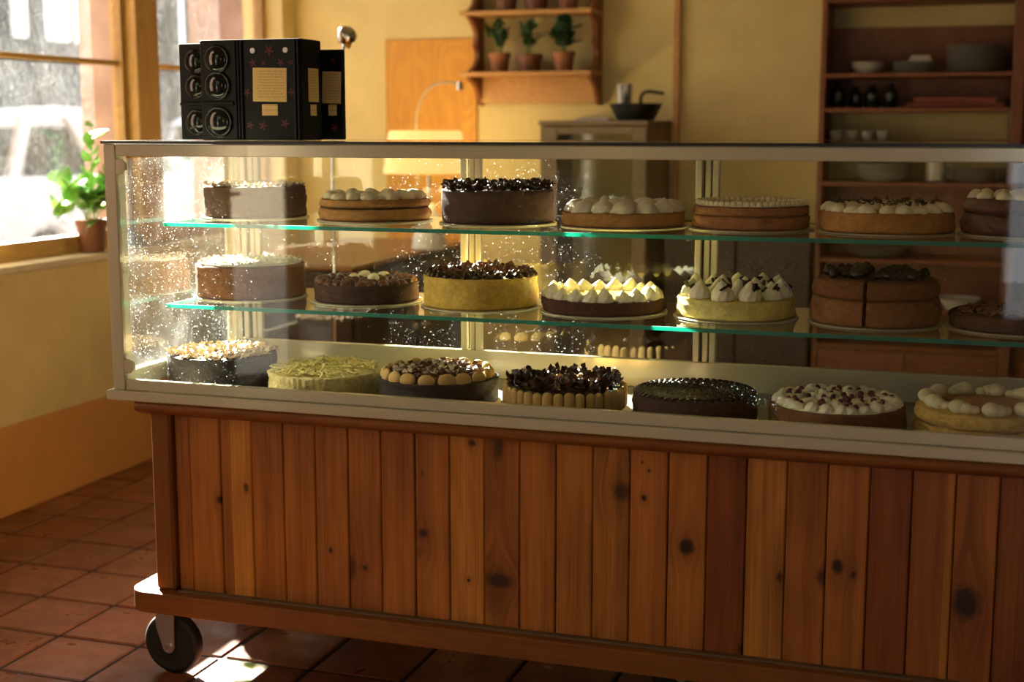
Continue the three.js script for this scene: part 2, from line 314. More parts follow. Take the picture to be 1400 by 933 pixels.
// ------------------------------------------------------------------ the street
struct('street', pbox(-60, -3.52, -0.3, -0.02, -60, 40, 'z'), mat(col(0.17, 0.165, 0.16), 0.95, { map: scaled(clayTex, 0.3, 0.3) }), 'pale paved street outside the windows', 'street');
{
  const b = thing('building', 'dark grey building with bright windows across the street', 'building', [-14, 0, 0]);
  const bm = mat(col(0.055, 0.062, 0.062), 0.9, { map: scaled(plasterTex, 0.4, 0.4) }), lit = mat(col(0.8, 0.8, 0.78), 0.5, { emissive: col(1.0, 1.0, 0.97), emissiveIntensity: 1.6 }), dim = mat(col(0.10, 0.12, 0.12), 0.3, { specularIntensity: 0.3 }), fm = mat(col(0.10, 0.11, 0.11), 0.7);
  part('wall', pbox(-8, 0, -0.02, 6.4, -44, -8, 'y'), bm, b);
  const zs = []; for (let z = -42; z < -8.5; z += 1.28) zs.push(z);
  const onz = new Set([-15.3, -16.1, -16.75, -19.9]);
  zs.forEach((z, i) => {
    part('pilaster', pbox(0, 0.14, 0, 6.2, z - 0.64, z - 0.46), fm, b);
    for (const y of [0.9, 4.6]) part('window', pbox(0, 0.03, y, y + 1.3, z - 0.34, z + 0.34), dim, b);
  });
  for (const z of [-15.28, -15.98, -16.32, -16.82, -19.72]) part('window', pbox(0, 0.05, 2.72, 3.7, z - 0.15, z + 0.15), lit, b, null, 'brightly lit window');
}
{
  const b = thing('garden_wall', 'low sunlit cream garden wall across the street beyond the door', 'wall', [-7.4, 0, 10.5]);
  part('wall', pbox(-2.4, 2.4, -0.02, 1.3, 0, 0.25), mat(col(0.48, 0.42, 0.32), 0.95, { map: plasterTex }), b); part('coping', cbox(-2.45, 2.45, 1.3, 1.36, -0.05, 0.3, 0.01, 'x'), mat(col(0.3, 0.24, 0.18), 0.9), b);
}
function makeCar(label, z) {
  const c = thing('car', label, 'car', [-6.25, 0, z], 0, 'white cars parked in the street');
  const paint = mat(col(0.46, 0.46, 0.48), 0.25, { clearcoat: 1, clearcoatRoughness: 0.05 }), glass = mat(col(0.03, 0.04, 0.038), 0.25, { specularIntensity: 0.25 }), tyre = mat(col(0.02, 0.02, 0.02), 0.8);
  // side outline: length along -z is s, the nose points to -z
  const ext = (pts, w, bev = 0.05) => { const s = new THREE.Shape(pts.map((p) => new THREE.Vector2(p[0], p[1]))); const g = new THREE.ExtrudeGeometry(s, { depth: w - 2 * bev, bevelEnabled: true, bevelSize: bev, bevelThickness: bev, bevelSegments: 3, curveSegments: 6 }); g.rotateY(Math.PI / 2); g.translate(-w + bev, 0, 0); return g; };
  const arch = (cx, r) => { const a = []; for (let k = 0; k <= 10; k++) { const t = Math.PI * (1 - k / 10); a.push([cx + Math.cos(t) * r, 0.32 + Math.sin(t) * r]); } return a; };
  part('body', ext([[-0.05, 0.3], ...arch(0.85, 0.36), ...arch(3.35, 0.36), [4.2, 0.3], [4.25, 0.62], [4.05, 0.78], [3.15, 0.93], [0.05, 0.98], [-0.1, 0.6]], 1.68), paint, c);
  part('roof', ext([[0.12, 1.38], [0.35, 1.44], [1.2, 1.48], [2.0, 1.46], [2.15, 1.40], [2.0, 1.385], [0.3, 1.37]], 1.4, 0.03), paint, c, [-0.14, 0, 0]);
  const pil = (a, b, w = 0.05) => ext([[a[0] - w, a[1]], [a[0] + w, a[1]], [b[0] + w, b[1]], [b[0] - w, b[1]]], 0.06, 0.012);
  for (const dx of [-0.10, -1.50]) for (const [a, b] of [[[-0.02, 0.95], [0.30, 1.42]], [[0.62, 0.95], [0.80, 1.42]], [[1.72, 0.95], [1.30, 1.42]], [[2.95, 0.93], [2.1, 1.42]]]) part('pillar', pil(a, b), paint, c, [dx, 0, 0]);
  part('cabin_glass', ext([[0.10, 0.96], [0.30, 1.38], [2.05, 1.385], [2.85, 0.95]], 1.36, 0.02), glass, c, [-0.16, 0, 0]);
  for (const s of [0.85, 3.35]) for (const x of [-0.12, -1.5]) { const w = part('wheel', uvm(cyl(0.31, 0.31, 0.2, 28).rotateZ(Math.PI / 2)), tyre, c, [x, 0.29, -s]); part('hubcap', uvm(cyl(0.17, 0.19, 0.03, 20).rotateZ(Math.PI / 2)), M.steel, w, [0.1, 0, 0]); }
  part('bumper', ext([[4.18, 0.32], [4.33, 0.34], [4.33, 0.55], [4.18, 0.58]], 1.6, 0.03), fmDark, c, [-0.04, 0, 0]);
  part('door_handle', pbox(-0.005, 0.02, 0.82, 0.85, -1.35, -1.2), fmDark, c);
  return c;
}
const fmDark = mat(col(0.05, 0.05, 0.05), 0.6);
makeCar('white estate car parked outside beyond the plant on the sill', -4.65);
makeCar('white car parked further along the street behind the black lacquer case', -9.4);
// ------------------------------------------------------------------ wooden trolley
const TX1 = 0.62, TZB = -0.56;
{
  const t = thing('wooden_trolley', 'varnished knotty pine trolley of upright boards on black rubber castors', 'trolley', [0, 0, 0]);
  // plinth with a rounded front corner
  const s = new THREE.Shape(), x0 = -1.93, z0 = TZB - 0.03, z1 = 0.008, r = 0.05;
  s.moveTo(x0 + r, -z1); s.lineTo(TX1 + 0.05 - r, -z1); s.absarc(TX1 + 0.05 - r, -z1 + r, r, -Math.PI / 2, 0); s.lineTo(TX1 + 0.05, -z0); s.lineTo(x0, -z0); s.lineTo(x0, -z1 + r); s.absarc(x0 + r, -z1 + r, r, Math.PI, Math.PI * 1.5);
  const pg = new THREE.ExtrudeGeometry(s, { depth: 0.044, bevelEnabled: true, bevelSize: 0.004, bevelThickness: 0.004, bevelSegments: 2, curveSegments: 12 });
  pg.rotateX(-Math.PI / 2); pg.translate(0, 0.184, 0);
  part('plinth', uvm(pg, 'x', 0.3), M.pineTrim, t);
  part('backing', pbox(-1.845, TX1 - 0.02, 0.23, 0.70, TZB + 0.01, -0.047), M.gap, t);
  const uvp = (g) => { const p = g.attributes.position, uv = g.attributes.uv; for (let i = 0; i < p.count; i++) uv.setXY(i, (p.getX(i) + 1.92) / 2.56, (p.getY(i) - 0.16) / 0.64); return g; };
  const rr = rng(41);
  part('board', uvp(cbox(-1.809, BX0 - 0.0015, 0.233, 0.7015, -0.052, -0.034, 0.003)), M.pine, t);
  for (let i = 0; BX0 + i * BW < TX1 - 0.06; i++) part('board', uvp(cbox(BX0 + i * BW + 0.0011, BX0 + (i + 1) * BW - 0.0011, 0.233, 0.7015, -0.052, -0.031 + (rr() - 0.5) * 0.003, 0.0028)), M.pine, t);
  part('corner_post', cbox(-1.866, -1.812, 0.232, 0.702, -0.07, -0.018, 0.006, 'y', 0.11), M.pineTrim, t);
  part('corner_post', cbox(TX1 - 0.06, TX1, 0.232, 0.702, -0.07, -0.018, 0.006, 'y', 0.61), M.pineTrim, t);
  part('ledge_strip', cbox(-1.80, TX1 - 0.06, 0.230, 0.2365, -0.034, -0.012, 0.002, 'x'), mat(col(0.20, 0.12, 0.05), 0.7, { map: woodTex }), t);
  // end boards towards the window
  for (let k = 0; k < 6; k++) part('board', cbox(-1.856, -1.842, 0.233, 0.7015, -0.072 - (k + 1) * 0.082 + 0.001, -0.072 - k * 0.082 - 0.001, 0.003, 'y', k * 0.21), M.pineTrim, t);
  for (let k = 0; k < 6; k++) part('board', cbox(TX1 - 0.014, TX1, 0.233, 0.7015, -0.072 - (k + 1) * 0.082 + 0.001, -0.072 - k * 0.082 - 0.001, 0.003, 'y', k * 0.21), M.pineTrim, t);
  // moulding under the case: ogee profile swept along x
  const pr = new THREE.Shape(); pr.moveTo(-0.05, 0.7005); pr.lineTo(0.004, 0.7005); pr.bezierCurveTo(0.013, 0.697, 0.013, 0.684, 0.002, 0.680); pr.bezierCurveTo(-0.010, 0.677, -0.012, 0.672, -0.026, 0.671); pr.lineTo(-0.05, 0.671);
  const mg = new THREE.ExtrudeGeometry(pr, { depth: TX1 + 0.04 + 1.885, bevelEnabled: true, bevelSize: 0.003, bevelThickness: 0.004, bevelSegments: 2, curveSegments: 8 });
  mg.rotateY(Math.PI / 2); mg.scale(1, 1, -1); mg.translate(-1.885, 0, 0);
  { const ix = mg.index; const p = mg.attributes.position; for (let i = 0; i < p.count; i += 3) { for (const a of ['position', 'normal', 'uv']) { const at = mg.attributes[a], n = at.itemSize; for (let k = 0; k < n; k++) { const tmp = at.array[(i + 1) * n + k]; at.array[(i + 1) * n + k] = at.array[(i + 2) * n + k]; at.array[(i + 2) * n + k] = tmp; } } } mg.computeVertexNormals(); }
  part('top_moulding', uvm(mg, 'x', 0.5), M.pineTrim, t);
  // castors
  for (const [cx, cz] of [[-1.862, -0.075], [-1.862, TZB + 0.06], [TX1 - 0.03, -0.075], [TX1 - 0.03, TZB + 0.06], [-0.62, -0.30]]) {
    const c = part('castor', merge([pbox(-0.045, 0.045, 0.170, 0.179, -0.04, 0.04), cyl(0.025, 0.025, 0.016, 20).translate(0, 0.163, 0)]), M.steel, t, [cx, 0, cz]);
    const w = part('wheel', uvm(lathe([[0, -0.018], [0.026, -0.019], [0.048, -0.013], [0.060, -0.018], [0.071, -0.016], [0.0775, -0.008], [0.0775, 0.008], [0.071, 0.016], [0.060, 0.018], [0.048, 0.013], [0.026, 0.019], [0, 0.018]], 48).rotateX(Math.PI / 2)), M.rubber, c, [0.004, 0.0775, 0]);
    for (const sgn of [1, -1]) {
      const f = new THREE.Shape(); f.moveTo(-0.030, 0.168); f.lineTo(0.022, 0.168); f.lineTo(0.020, 0.078); f.absarc(0.004, 0.074, 0.016, 0, -Math.PI, true); f.lineTo(-0.028, 0.12); f.lineTo(-0.030, 0.168);
      part('fork_plate', uvm(new THREE.ExtrudeGeometry(f, { depth: 0.003, bevelEnabled: true, bevelSize: 0.001, bevelThickness: 0.001, bevelSegments: 1 })), M.steel, c, [0, 0, sgn > 0 ? 0.0235 : -0.0265]);
      part('axle_nut', uvm(cyl(0.008, 0.007, 0.008, 6).rotateX(Math.PI / 2)), M.chrome, c, [0.004, 0.0755, sgn * 0.030]);
    }
  }
}

for (let k = 0; k < 3; k++) {
  const t = thing('wooden_crate', ['low slatted wooden crate on the floor behind the trolley, towards the window', 'low slatted wooden crate on the floor behind the middle of the trolley', 'low slatted wooden crate on the floor behind the trolley, towards the shelf unit'][k], 'crate', [-1.40 + k * 0.78, 0.0005, -0.86]);
  for (const z of [-0.15, 0.15]) for (let j = 0; j < 4; j++) part('slat', cbox(-0.37, 0.37, 0.005 + j * 0.09, 0.092 + j * 0.09, z - 0.006, z + 0.006, 0.002, 'x', j), M.oak, t);
  for (const x of [-0.364, 0.364]) part('end_board', cbox(x - 0.006, x + 0.006, 0.005, 0.36, -0.143, 0.143, 0.002, 'z'), M.oak, t);
  part('base_board', cbox(-0.357, 0.357, 0, 0.010, -0.143, 0.143, 0.002, 'x'), M.oak, t);
}
// ------------------------------------------------------------------ glass display case
const DECK = 0.706, S1 = 1.120, S2 = 0.921, CX0 = -1.946, CX1 = 0.66, CZB = -0.56;
{
  const t = thing('display_case', 'long aluminium framed glass cake display case with two glass shelves', 'display case', [0, 0, 0]);
  const A = M.alum;
  part('deck', cbox(CX0 + 0.02, CX1 - 0.02, DECK - 0.002, DECK, CZB + 0.01, -0.005, 0.0005, 'x'), mat(col(0.20, 0.195, 0.16), 0.4, { metalness: 0.4 }), t);
  part('lower_rail', cbox(CX0 - 0.012, CX1 + 0.012, 0.7045, 0.728, -0.03, 0.020, 0.003, 'x'), A, t);
  part('lower_rail', cbox(CX0 + 0.034, CX1 - 0.034, 0.7285, 0.754, -0.012, 0.006, 0.002, 'x'), A, t);
  part('side_rail', cbox(CX0, CX0 + 0.03, 0.7285, 0.770, CZB + 0.02, -0.03, 0.002, 'z'), A, t);
  part('side_rail', cbox(CX1 - 0.03, CX1, 0.7285, 0.770, CZB + 0.02, -0.03, 0.002, 'z'), A, t);
  part('top_rail', cbox(CX0 + 0.033, CX1 - 0.033, 1.2815, 1.3095, -0.018, 0.006, 0.002, 'x'), A, t);
  part('side_top_rail', cbox(CX0, CX0 + 0.03, 1.2815, 1.3095, CZB + 0.02, -0.032, 0.002, 'z'), A, t);
  part('side_top_rail', cbox(CX1 - 0.03, CX1, 1.2815, 1.3095, CZB + 0.02, -0.032, 0.002, 'z'), A, t);
  for (const [x0, x1] of [[CX0, CX0 + 0.032], [CX1 - 0.032, CX1]]) { part('corner_post', cbox(x0, x1, 0.7285, 1.3095, -0.032, 0.006, 0.002), A, t); part('corner_post', cbox(x0, x1, 0.7285, 1.3095, CZB, CZB + 0.03, 0.002), A, t); }
  part('top_edge', merge([pbox(CX0 - 0.004, CX1 + 0.004, 1.3100, 1.3165, 0.002, 0.010, 'x'), pbox(CX0 - 0.004, CX1 + 0.004, 1.3100, 1.3165, CZB - 0.01, CZB - 0.002, 'x'), pbox(CX0 - 0.004, CX0 + 0.004, 1.3100, 1.3165, CZB - 0.002, 0.002, 'z'), pbox(CX1 - 0.004, CX1 + 0.004, 1.3100, 1.3165, CZB - 0.002, 0.002, 'z')]), M.slab, t, null, 'dark edge of the glass top');
  { const g = new THREE.PlaneGeometry(CX1 - CX0, 0.57).rotateX(-Math.PI / 2); g.translate((CX0 + CX1) / 2, 1.3163, -0.279); part('top_pane', uvm(g, 'z'), M.topGlass, t, null, 'glass top'); }
  // back: ledge, head rail, sliding door stiles
  part('back_ledge', cbox(CX0 + 0.032, CX1 - 0.032, DECK, 0.776, CZB, CZB + 0.02, 0.002, 'x'), A, t);
  part('back_head_rail', cbox(CX0 + 0.032, CX1 - 0.032, 1.277, 1.3095, CZB, CZB + 0.02, 0.002, 'x'), A, t);
  const stiles = [-1.872, -1.237, -0.628, 0.20, 0.58];
  for (const x of stiles) { part('door_stile', cbox(x - 0.028, x - 0.0125, 0.776, 1.277, CZB, CZB + 0.018, 0.002), A, t); part('door_stile', cbox(x - 0.007, x + 0.007, 0.776, 1.277, CZB - 0.004, CZB + 0.010, 0.002), A, t); part('door_stile', cbox(x + 0.0125, x + 0.028, 0.776, 1.277, CZB, CZB + 0.018, 0.002), A, t); part('door_seal', pbox(x - 0.0125, x + 0.0125, 0.776, 1.277, CZB - 0.004, CZB - 0.001), M.black, t); }
  for (let i = 0; i + 1 < stiles.length; i++) part('back_pane', sheet(stiles[i] + 0.02, stiles[i + 1] - 0.02, 0.772, 1.28, CZB + 0.008, 'z'), M.caseGlass, t, null, 'sliding glass door');
  part('front_pane', sheet(CX0 + 0.034, CX1 - 0.034, 0.75, 1.2825, -0.004, 'z'), M.caseGlass, t, null, 'large front pane');
  part('side_pane', sheet(CZB + 0.03, -0.032, 0.768, 1.2825, CX0 + 0.012, 'x'), M.sideGlass, t, null, 'dusty end pane');
  part('side_pane', sheet(CZB + 0.03, -0.032, 0.768, 1.2825, CX1 - 0.012, 'x'), M.caseGlass, t);
  for (const y of [1.257, 0.785]) { const d = new THREE.Shape(); d.absarc(0, 0, 0.016, -Math.PI / 2, Math.PI / 2); d.lineTo(-0.012, 0.016); d.lineTo(-0.012, -0.016); part('glass_clip', uvm(new THREE.ExtrudeGeometry(d, { depth: 0.006, bevelEnabled: true, bevelSize: 0.001, bevelThickness: 0.001, bevelSegments: 1 })), A, t, [CX0 + 0.042, y, -0.002]); }
  // shelves
  for (const y of [S1, S2]) {
    const g = new THREE.PlaneGeometry(2.47, 0.415).rotateX(-Math.PI / 2);
    const s = part('shelf', uvm(g), M.shelfGlass, t, [-0.645, y, -0.3375], 'clear glass shelf with a green edge');
    part('shelf_edge', pbox(-1.235, 1.235, -0.0095, -0.0006, 0.2045, 0.2075, 'x'), M.glassEdge, s);
    part('shelf_edge', pbox(-1.235, -1.231, -0.0095, -0.0006, -0.2075, 0.2045, 'z'), M.glassEdge, s);
    for (const x of stiles.slice(1, 4)) part('shelf_bracket', pbox(x - 0.004 + 0.645, x + 0.004 + 0.645, -0.028, -0.010, -0.205, 0.02), A, s);
  }
}
// ------------------------------------------------------------------ cakes
const cm = (r, g, b, rough = 0.8, more = {}) => mat(col(r, g, b), rough, { map: scaled(spongeTex, 6, 6), bumpMap: scaled(spongeBump, 14, 14), bumpScale: 0.0016, ...more });
const C = {
  choc: cm(0.085, 0.026, 0.010, 0.55), chocDeep: cm(0.022, 0.012, 0.008, 0.45), cocoa: cm(0.13, 0.055, 0.025), brown: cm(0.26, 0.095, 0.030), tan: cm(0.58, 0.28, 0.075), crust: cm(0.60, 0.27, 0.065),
  yellow: cm(0.88, 0.58, 0.085, 0.6), lemon: cm(0.88, 0.70, 0.20, 0.6), gold: cm(0.88, 0.58, 0.15), rose: cm(0.46, 0.19, 0.07), pistachio: cm(0.88, 0.74, 0.30, 0.7),
  cream: mat(col(0.88, 0.77, 0.48), 0.55), meringue: mat(col(0.88, 0.80, 0.58), 0.6), biscuit: mat(col(0.72, 0.47, 0.15), 0.75, { map: scaled(spongeTex, 8, 8) }), flake: mat(col(0.70, 0.58, 0.40), 0.7), flakeDark: mat(col(0.05, 0.022, 0.012), 0.35), choco: mat(col(0.035, 0.014, 0.008), 0.22),
  curlBrown: mat(col(0.14, 0.05, 0.022), 0.35), berry: mat(col(0.012, 0.008, 0.012), 0.15), red: mat(col(0.16, 0.02, 0.025), 0.35), curd: mat(col(0.85, 0.60, 0.08), 0.3), sugar: mat(col(0.74, 0.66, 0.52), 0.85), orange: mat(col(0.55, 0.20, 0.03), 0.3), seed: mat(col(0.76, 0.65, 0.22), 0.6), nut: mat(col(0.30, 0.14, 0.05), 0.6),
};
const board = mat(col(0.62, 0.55, 0.40), 0.35, { metalness: 0.35 });
const boardGeo = uvm(lathe([[0, 0], [0.158, 0], [0.160, 0.001], [0.160, 0.0025], [0.158, 0.0035], [0, 0.0035]], 64));
// a wobbly baked drum: smooth lathe displaced by noise, uv in metres round the side
function drum(rad, h, seed, { bulge = 0, edge = 0.006, y0 = 0.0035, wob = 0.0022, top = 1, flute = 0 } = {}) {
  const pts = [[0.0, y0], [rad * 0.7, y0], [rad - 0.004, y0], [rad, y0 + 0.004]];
  for (let k = 1; k < 8; k++) pts.push([rad + bulge * Math.sin(Math.PI * k / 8), y0 + 0.004 + (h - 0.004 - edge) * k / 8]);
  for (let k = 0; k <= 4; k++) { const a = Math.PI / 2 * k / 4; pts.push([rad * top - edge + Math.cos(a) * edge, y0 + h - edge + Math.sin(a) * edge]); }
  pts.push([rad * 0.6, y0 + h], [0, y0 + h]);
  const seg = flute ? 168 : 72, g = lathe(pts, seg), p = g.attributes.position, uv = g.attributes.uv, n = pts.length;
  for (let i = 0; i < p.count; i++) {
    let x = p.getX(i), y = p.getY(i), z = p.getZ(i); const q = Math.hypot(x, z), a = Math.atan2(z, x);
    if (q > 0.001) {
      const w = 1 + (q / rad) * wob / rad * ((fbm(Math.cos(a) * 5 + seed * 7, Math.sin(a) * 5 + y * 90 + seed, 3) - 0.5) * 5) - (flute && q > rad * 0.93 ? 0.02 * Math.abs(Math.sin(a * flute / 2)) : 0);
      x *= w; z *= w;
    }
    p.setXYZ(i, x, y + (y > y0 + h * 0.9 ? (fbm(x * 40 + seed, z * 40, 3) - 0.5) * wob * 1.6 : 0), z);
    const s = i % n; uv.setXY(i, s > 2 && s < 14 ? a * rad : x, s > 2 && s < 14 ? y : z);
  }
  g.computeVertexNormals();
  // weld the seam of the lathe
  const N = g.attributes.normal; for (let k = 0; k < n; k++) { const e = seg * n + k; N.setXYZ(e, N.getX(k), N.getY(k), N.getZ(k)); }
  return g;
}
// piped kiss: ribbed, twisted, with a drawn-out tip
function kiss(r, h, ribs = 8, twist = 1.2, flat = 0) {
  const pts = []; for (let k = 0; k <= 12; k++) { const t = k / 12; const w = flat ? Math.sqrt(Math.max(0, 1 - Math.pow(t, 2.2))) : (t < 0.25 ? 0.86 + 0.14 * Math.sin(t / 0.25 * Math.PI / 2) : (0.78 * Math.pow(1 - (t - 0.25) / 0.75, 0.62) + 0.22 * (1 - (t - 0.25) / 0.75)) * (t > 0.8 ? 1 - 0.35 * (t - 0.8) / 0.2 : 1) * (1 + 0.07 * Math.sin(t * 16))); pts.push([Math.max(0.0004, r * w), h * t]); }
  const g = lathe([[0.0004, 0], ...pts], 40), p = g.attributes.position;
  for (let i = 0; i < p.count; i++) { const x = p.getX(i), y = p.getY(i), z = p.getZ(i), a = Math.atan2(z, x), m = 1 + 0.085 * Math.cos(ribs * a + y / h * twist * 6) * (1 - 0.5 * y / h); p.setXYZ(i, x * m + 0.16 * r * (y / h) ** 3, y, z * m); }
  g.computeVertexNormals();
  const N = g.attributes.normal, c = pts.length + 1; for (let k = 0; k < c; k++) N.setXYZ(40 * c + k, N.getX(k), N.getY(k), N.getZ(k));
  return g;
}
const KISS = [kiss(0.0205, 0.031, 9, 1.2), kiss(0.020, 0.034, 8, 1.6), kiss(0.0215, 0.028, 9, 1.0)];
const BIGKISS = [kiss(0.025, 0.044, 9, 1.3), kiss(0.026, 0.046, 9, 0.9)];
const BLOB = [kiss(0.021, 0.020, 5, 1, 1), kiss(0.023, 0.018, 6, 1.4, 1), kiss(0.019, 0.022, 4, 0.8, 1)];
const SMALLBLOB = [kiss(0.014, 0.014, 5, 1, 1), kiss(0.0155, 0.013, 4, 1, 1), kiss(0.013, 0.016, 6, 1, 1)];
const PEARL = new THREE.SphereGeometry(0.0064, 12, 8);
const BERRY = new THREE.SphereGeometry(0.0095, 14, 10);
const FINGER = (() => { const g = new THREE.CapsuleGeometry(0.0115, 0.030, 5, 12); g.scale(1, 1, 0.62); return g; })();
const HALFDISC = (() => { const g = new THREE.SphereGeometry(0.021, 20, 10); g.scale(1, 0.78, 0.42); return g; })();
function flakeGeo(r, n, rad, y, size, { thick = 0.0014, tilt = 0.7, ring = 0, curl = 0.3, long = 1.6, lift = 0.004 } = {}) {
  const list = [];
  for (let i = 0; i < n; i++) {
    const g = new THREE.BoxGeometry(size * long * (0.6 + 0.8 * r()), thick, size * (0.6 + 0.7 * r()), 3, 1, 1), p = g.attributes.position;
    for (let k = 0; k < p.count; k++) { const x = p.getX(k) / size; p.setY(k, p.getY(k) + curl * size * x * x); }
    g.rotateX((r() - 0.5) * tilt * 2); g.rotateZ((r() - 0.5) * tilt * 2); g.rotateY(r() * 6.28);
    const a = r() * 6.283, q = ring ? rad - ring * r() : rad * Math.sqrt(r());
    g.translate(Math.cos(a) * q, y + lift * (0.2 + r()), Math.sin(a) * q);
    g.computeVertexNormals(); list.push(g);
  }
  return merge(list);
}
function stuff(name, g, m, parent, label) { const o = part(name, g, m, parent, null, label); o.userData.kind = 'stuff'; return o; }
function around(parent, name, geos, m, n, rad, y, { phase = 0, jit = 0.1, r = rng(1), scale = 1, face = true, tiltOut = 0 } = {}) {
  const out = [];
  for (let i = 0; i < n; i++) {
    const a = phase + i / n * Math.PI * 2 + (r() - 0.5) * jit, o = part(name, geos[Math.floor(r() * geos.length)], m, parent, [Math.cos(a) * rad, y + (r() - 0.5) * 0.001, Math.sin(a) * rad]);
    o.rotation.y = face ? Math.PI / 2 - a : r() * 6.28; if (tiltOut) { o.rotation.order = 'YXZ'; o.rotation.x = tiltOut; }
    const s = scale * (0.93 + 0.14 * r()); o.scale.set(s, s, s); out.push(o);
  }
  return out;
}
function scatter(parent, name, geos, m, n, rad, y, { r, scale = 1, gap = 0.02 } = {}) {
  const done = [];
  for (let k = 0; k < n * 12 && done.length < n; k++) {
    const a = r() * 6.283, q = rad * Math.sqrt(r()), x = Math.cos(a) * q, z = Math.sin(a) * q;
    if (done.some((d) => Math.hypot(d[0] - x, d[1] - z) < gap)) continue;
    done.push([x, z]);
    const o = part(name, geos[Math.floor(r() * geos.length)], m, parent, [x, y, z]); o.rotation.y = r() * 6.28; const s = scale * (0.85 + 0.3 * r()); o.scale.set(s, s, s);
  }
}
function cake(name, label, cat, x, y, z, size = 1) {
  const t = thing(name, label, cat, [x, y, z]); part('cake_board', boardGeo, board, t).scale.set(size, 1, size); return t;
}
const ZT = -0.36, ZM = -0.34, ZD = -0.205, ON = 0.0005;
// --- upper shelf
{ const t = cake('layer_cake', 'tall dark cake rimmed with pale crumbs on the upper shelf, at the window end', 'cake', -1.765, S1 + ON, ZT - 0.02, 0.86), r = rng(11);
  part('sponge', drum(0.130, 0.078, 1), C.cocoa, t); stuff('crumbs', flakeGeo(r, 260, 0.126, 0.0825, 0.008, { tilt: 0.8, long: 1.3 }), C.flake, t); }
{ const t = cake('sponge_cake', 'two layer tan sponge cake with flat cream rounds and a dark filling line', 'cake', -1.421, S1 + ON, ZT, 0.90), r = rng(12);
  part('lower_sponge', drum(0.136, 0.030, 2, { bulge: 0.003 }), C.tan, t); part('filling', drum(0.133, 0.004, 2.2, { y0: 0.032, edge: 0.001, wob: 0.001 }), C.choc, t); part('upper_sponge', drum(0.134, 0.020, 3, { y0: 0.0355, bulge: 0.002 }), C.tan, t);
  around(t, 'cream_round', BLOB, C.cream, 15, 0.108, 0.0555, { r, scale: 0.95, face: false }); scatter(t, 'cream_round', BLOB, C.cream, 12, 0.075, 0.0555, { r, gap: 0.033, scale: 0.9 }); }
{ const t = cake('chocolate_cake', 'tall milk chocolate cake with a rim of glossy black chocolate curls', 'cake', -1.099, S1 + ON, ZT, 0.885), r = rng(13);
  part('sponge', drum(0.134, 0.078, 4, { edge: 0.004 }), C.choc, t); stuff('chocolate_curls', flakeGeo(r, 330, 0.130, 0.083, 0.011, { ring: 0.06, thick: 0.0022, curl: 0.6, tilt: 0.9, lift: 0.010 }), C.choco, t); stuff('chocolate_shavings', flakeGeo(r, 120, 0.08, 0.083, 0.010), C.choco, t); }
{ const t = cake('meringue_tart', 'low tan tart crowded with large rounded meringue caps on the upper shelf', 'tart', -0.786, S1 + ON, ZT + 0.01, 0.92), r = rng(14);
  part('crust', drum(0.142, 0.033, 5, { edge: 0.004 }), C.tan, t); const B = [kiss(0.028, 0.028, 5, 0.7, 1), kiss(0.030, 0.026, 4, 1.2, 1), kiss(0.025, 0.034, 6, 1.3)];
  around(t, 'meringue', B, C.meringue, 14, 0.113, 0.0355, { r, face: false }); scatter(t, 'meringue', B, C.meringue, 9, 0.075, 0.0355, { r, gap: 0.042 }); }
{ const t = cake('pearl_cake', 'rosy brown sponge cake with a neat ring of tiny cream pearls', 'cake', -0.492, S1 + ON, ZT, 0.88), r = rng(15);
  part('lower_sponge', drum(0.132, 0.030, 6), C.rose, t); part('upper_sponge', drum(0.130, 0.022, 7, { y0: 0.0325 }), C.rose, t); part('icing', drum(0.124, 0.003, 8, { y0: 0.0535, edge: 0.001, wob: 0.0004 }), C.cream, t);
  around(t, 'cream_pearl', [PEARL], C.cream, 54, 0.1205, 0.0612, { r, jit: 0.01 }); }
{ const t = cake('cream_tart', 'tan tart topped with cream rounds and dark chocolate slivers', 'tart', -0.197, S1 + ON, ZT, 0.93), r = rng(16);
  part('crust', drum(0.144, 0.044, 9, { bulge: 0.002 }), C.crust, t); around(t, 'cream_round', BLOB, C.cream, 21, 0.123, 0.0465, { r, scale: 0.9, face: false }); scatter(t, 'cream_round', BLOB, C.cream, 13, 0.09, 0.0465, { r, gap: 0.034, scale: 0.85 });
  stuff('chocolate_slivers', flakeGeo(r, 70, 0.12, 0.062, 0.006, { long: 2.2, lift: 0.006 }), C.flakeDark, t); }
{ const t = cake('chocolate_cake', 'bulging glossy brown two layer cake with flat cream on the upper shelf', 'cake', 0.094, S1 + ON, ZT, 0.88), r = rng(17);
  part('lower_sponge', drum(0.131, 0.046, 10, { bulge: 0.006, edge: 0.012 }), cm(0.14, 0.05, 0.022, 0.35), t); part('upper_sponge', drum(0.128, 0.033, 11, { y0: 0.046, bulge: 0.004, edge: 0.010 }), cm(0.15, 0.055, 0.025, 0.35), t);
  around(t, 'cream_round', BLOB, C.cream, 15, 0.107, 0.0785, { r, scale: 0.85, face: false }); scatter(t, 'cream_round', BLOB, C.cream, 9, 0.07, 0.0785, { r, gap: 0.04, scale: 0.85 }); }
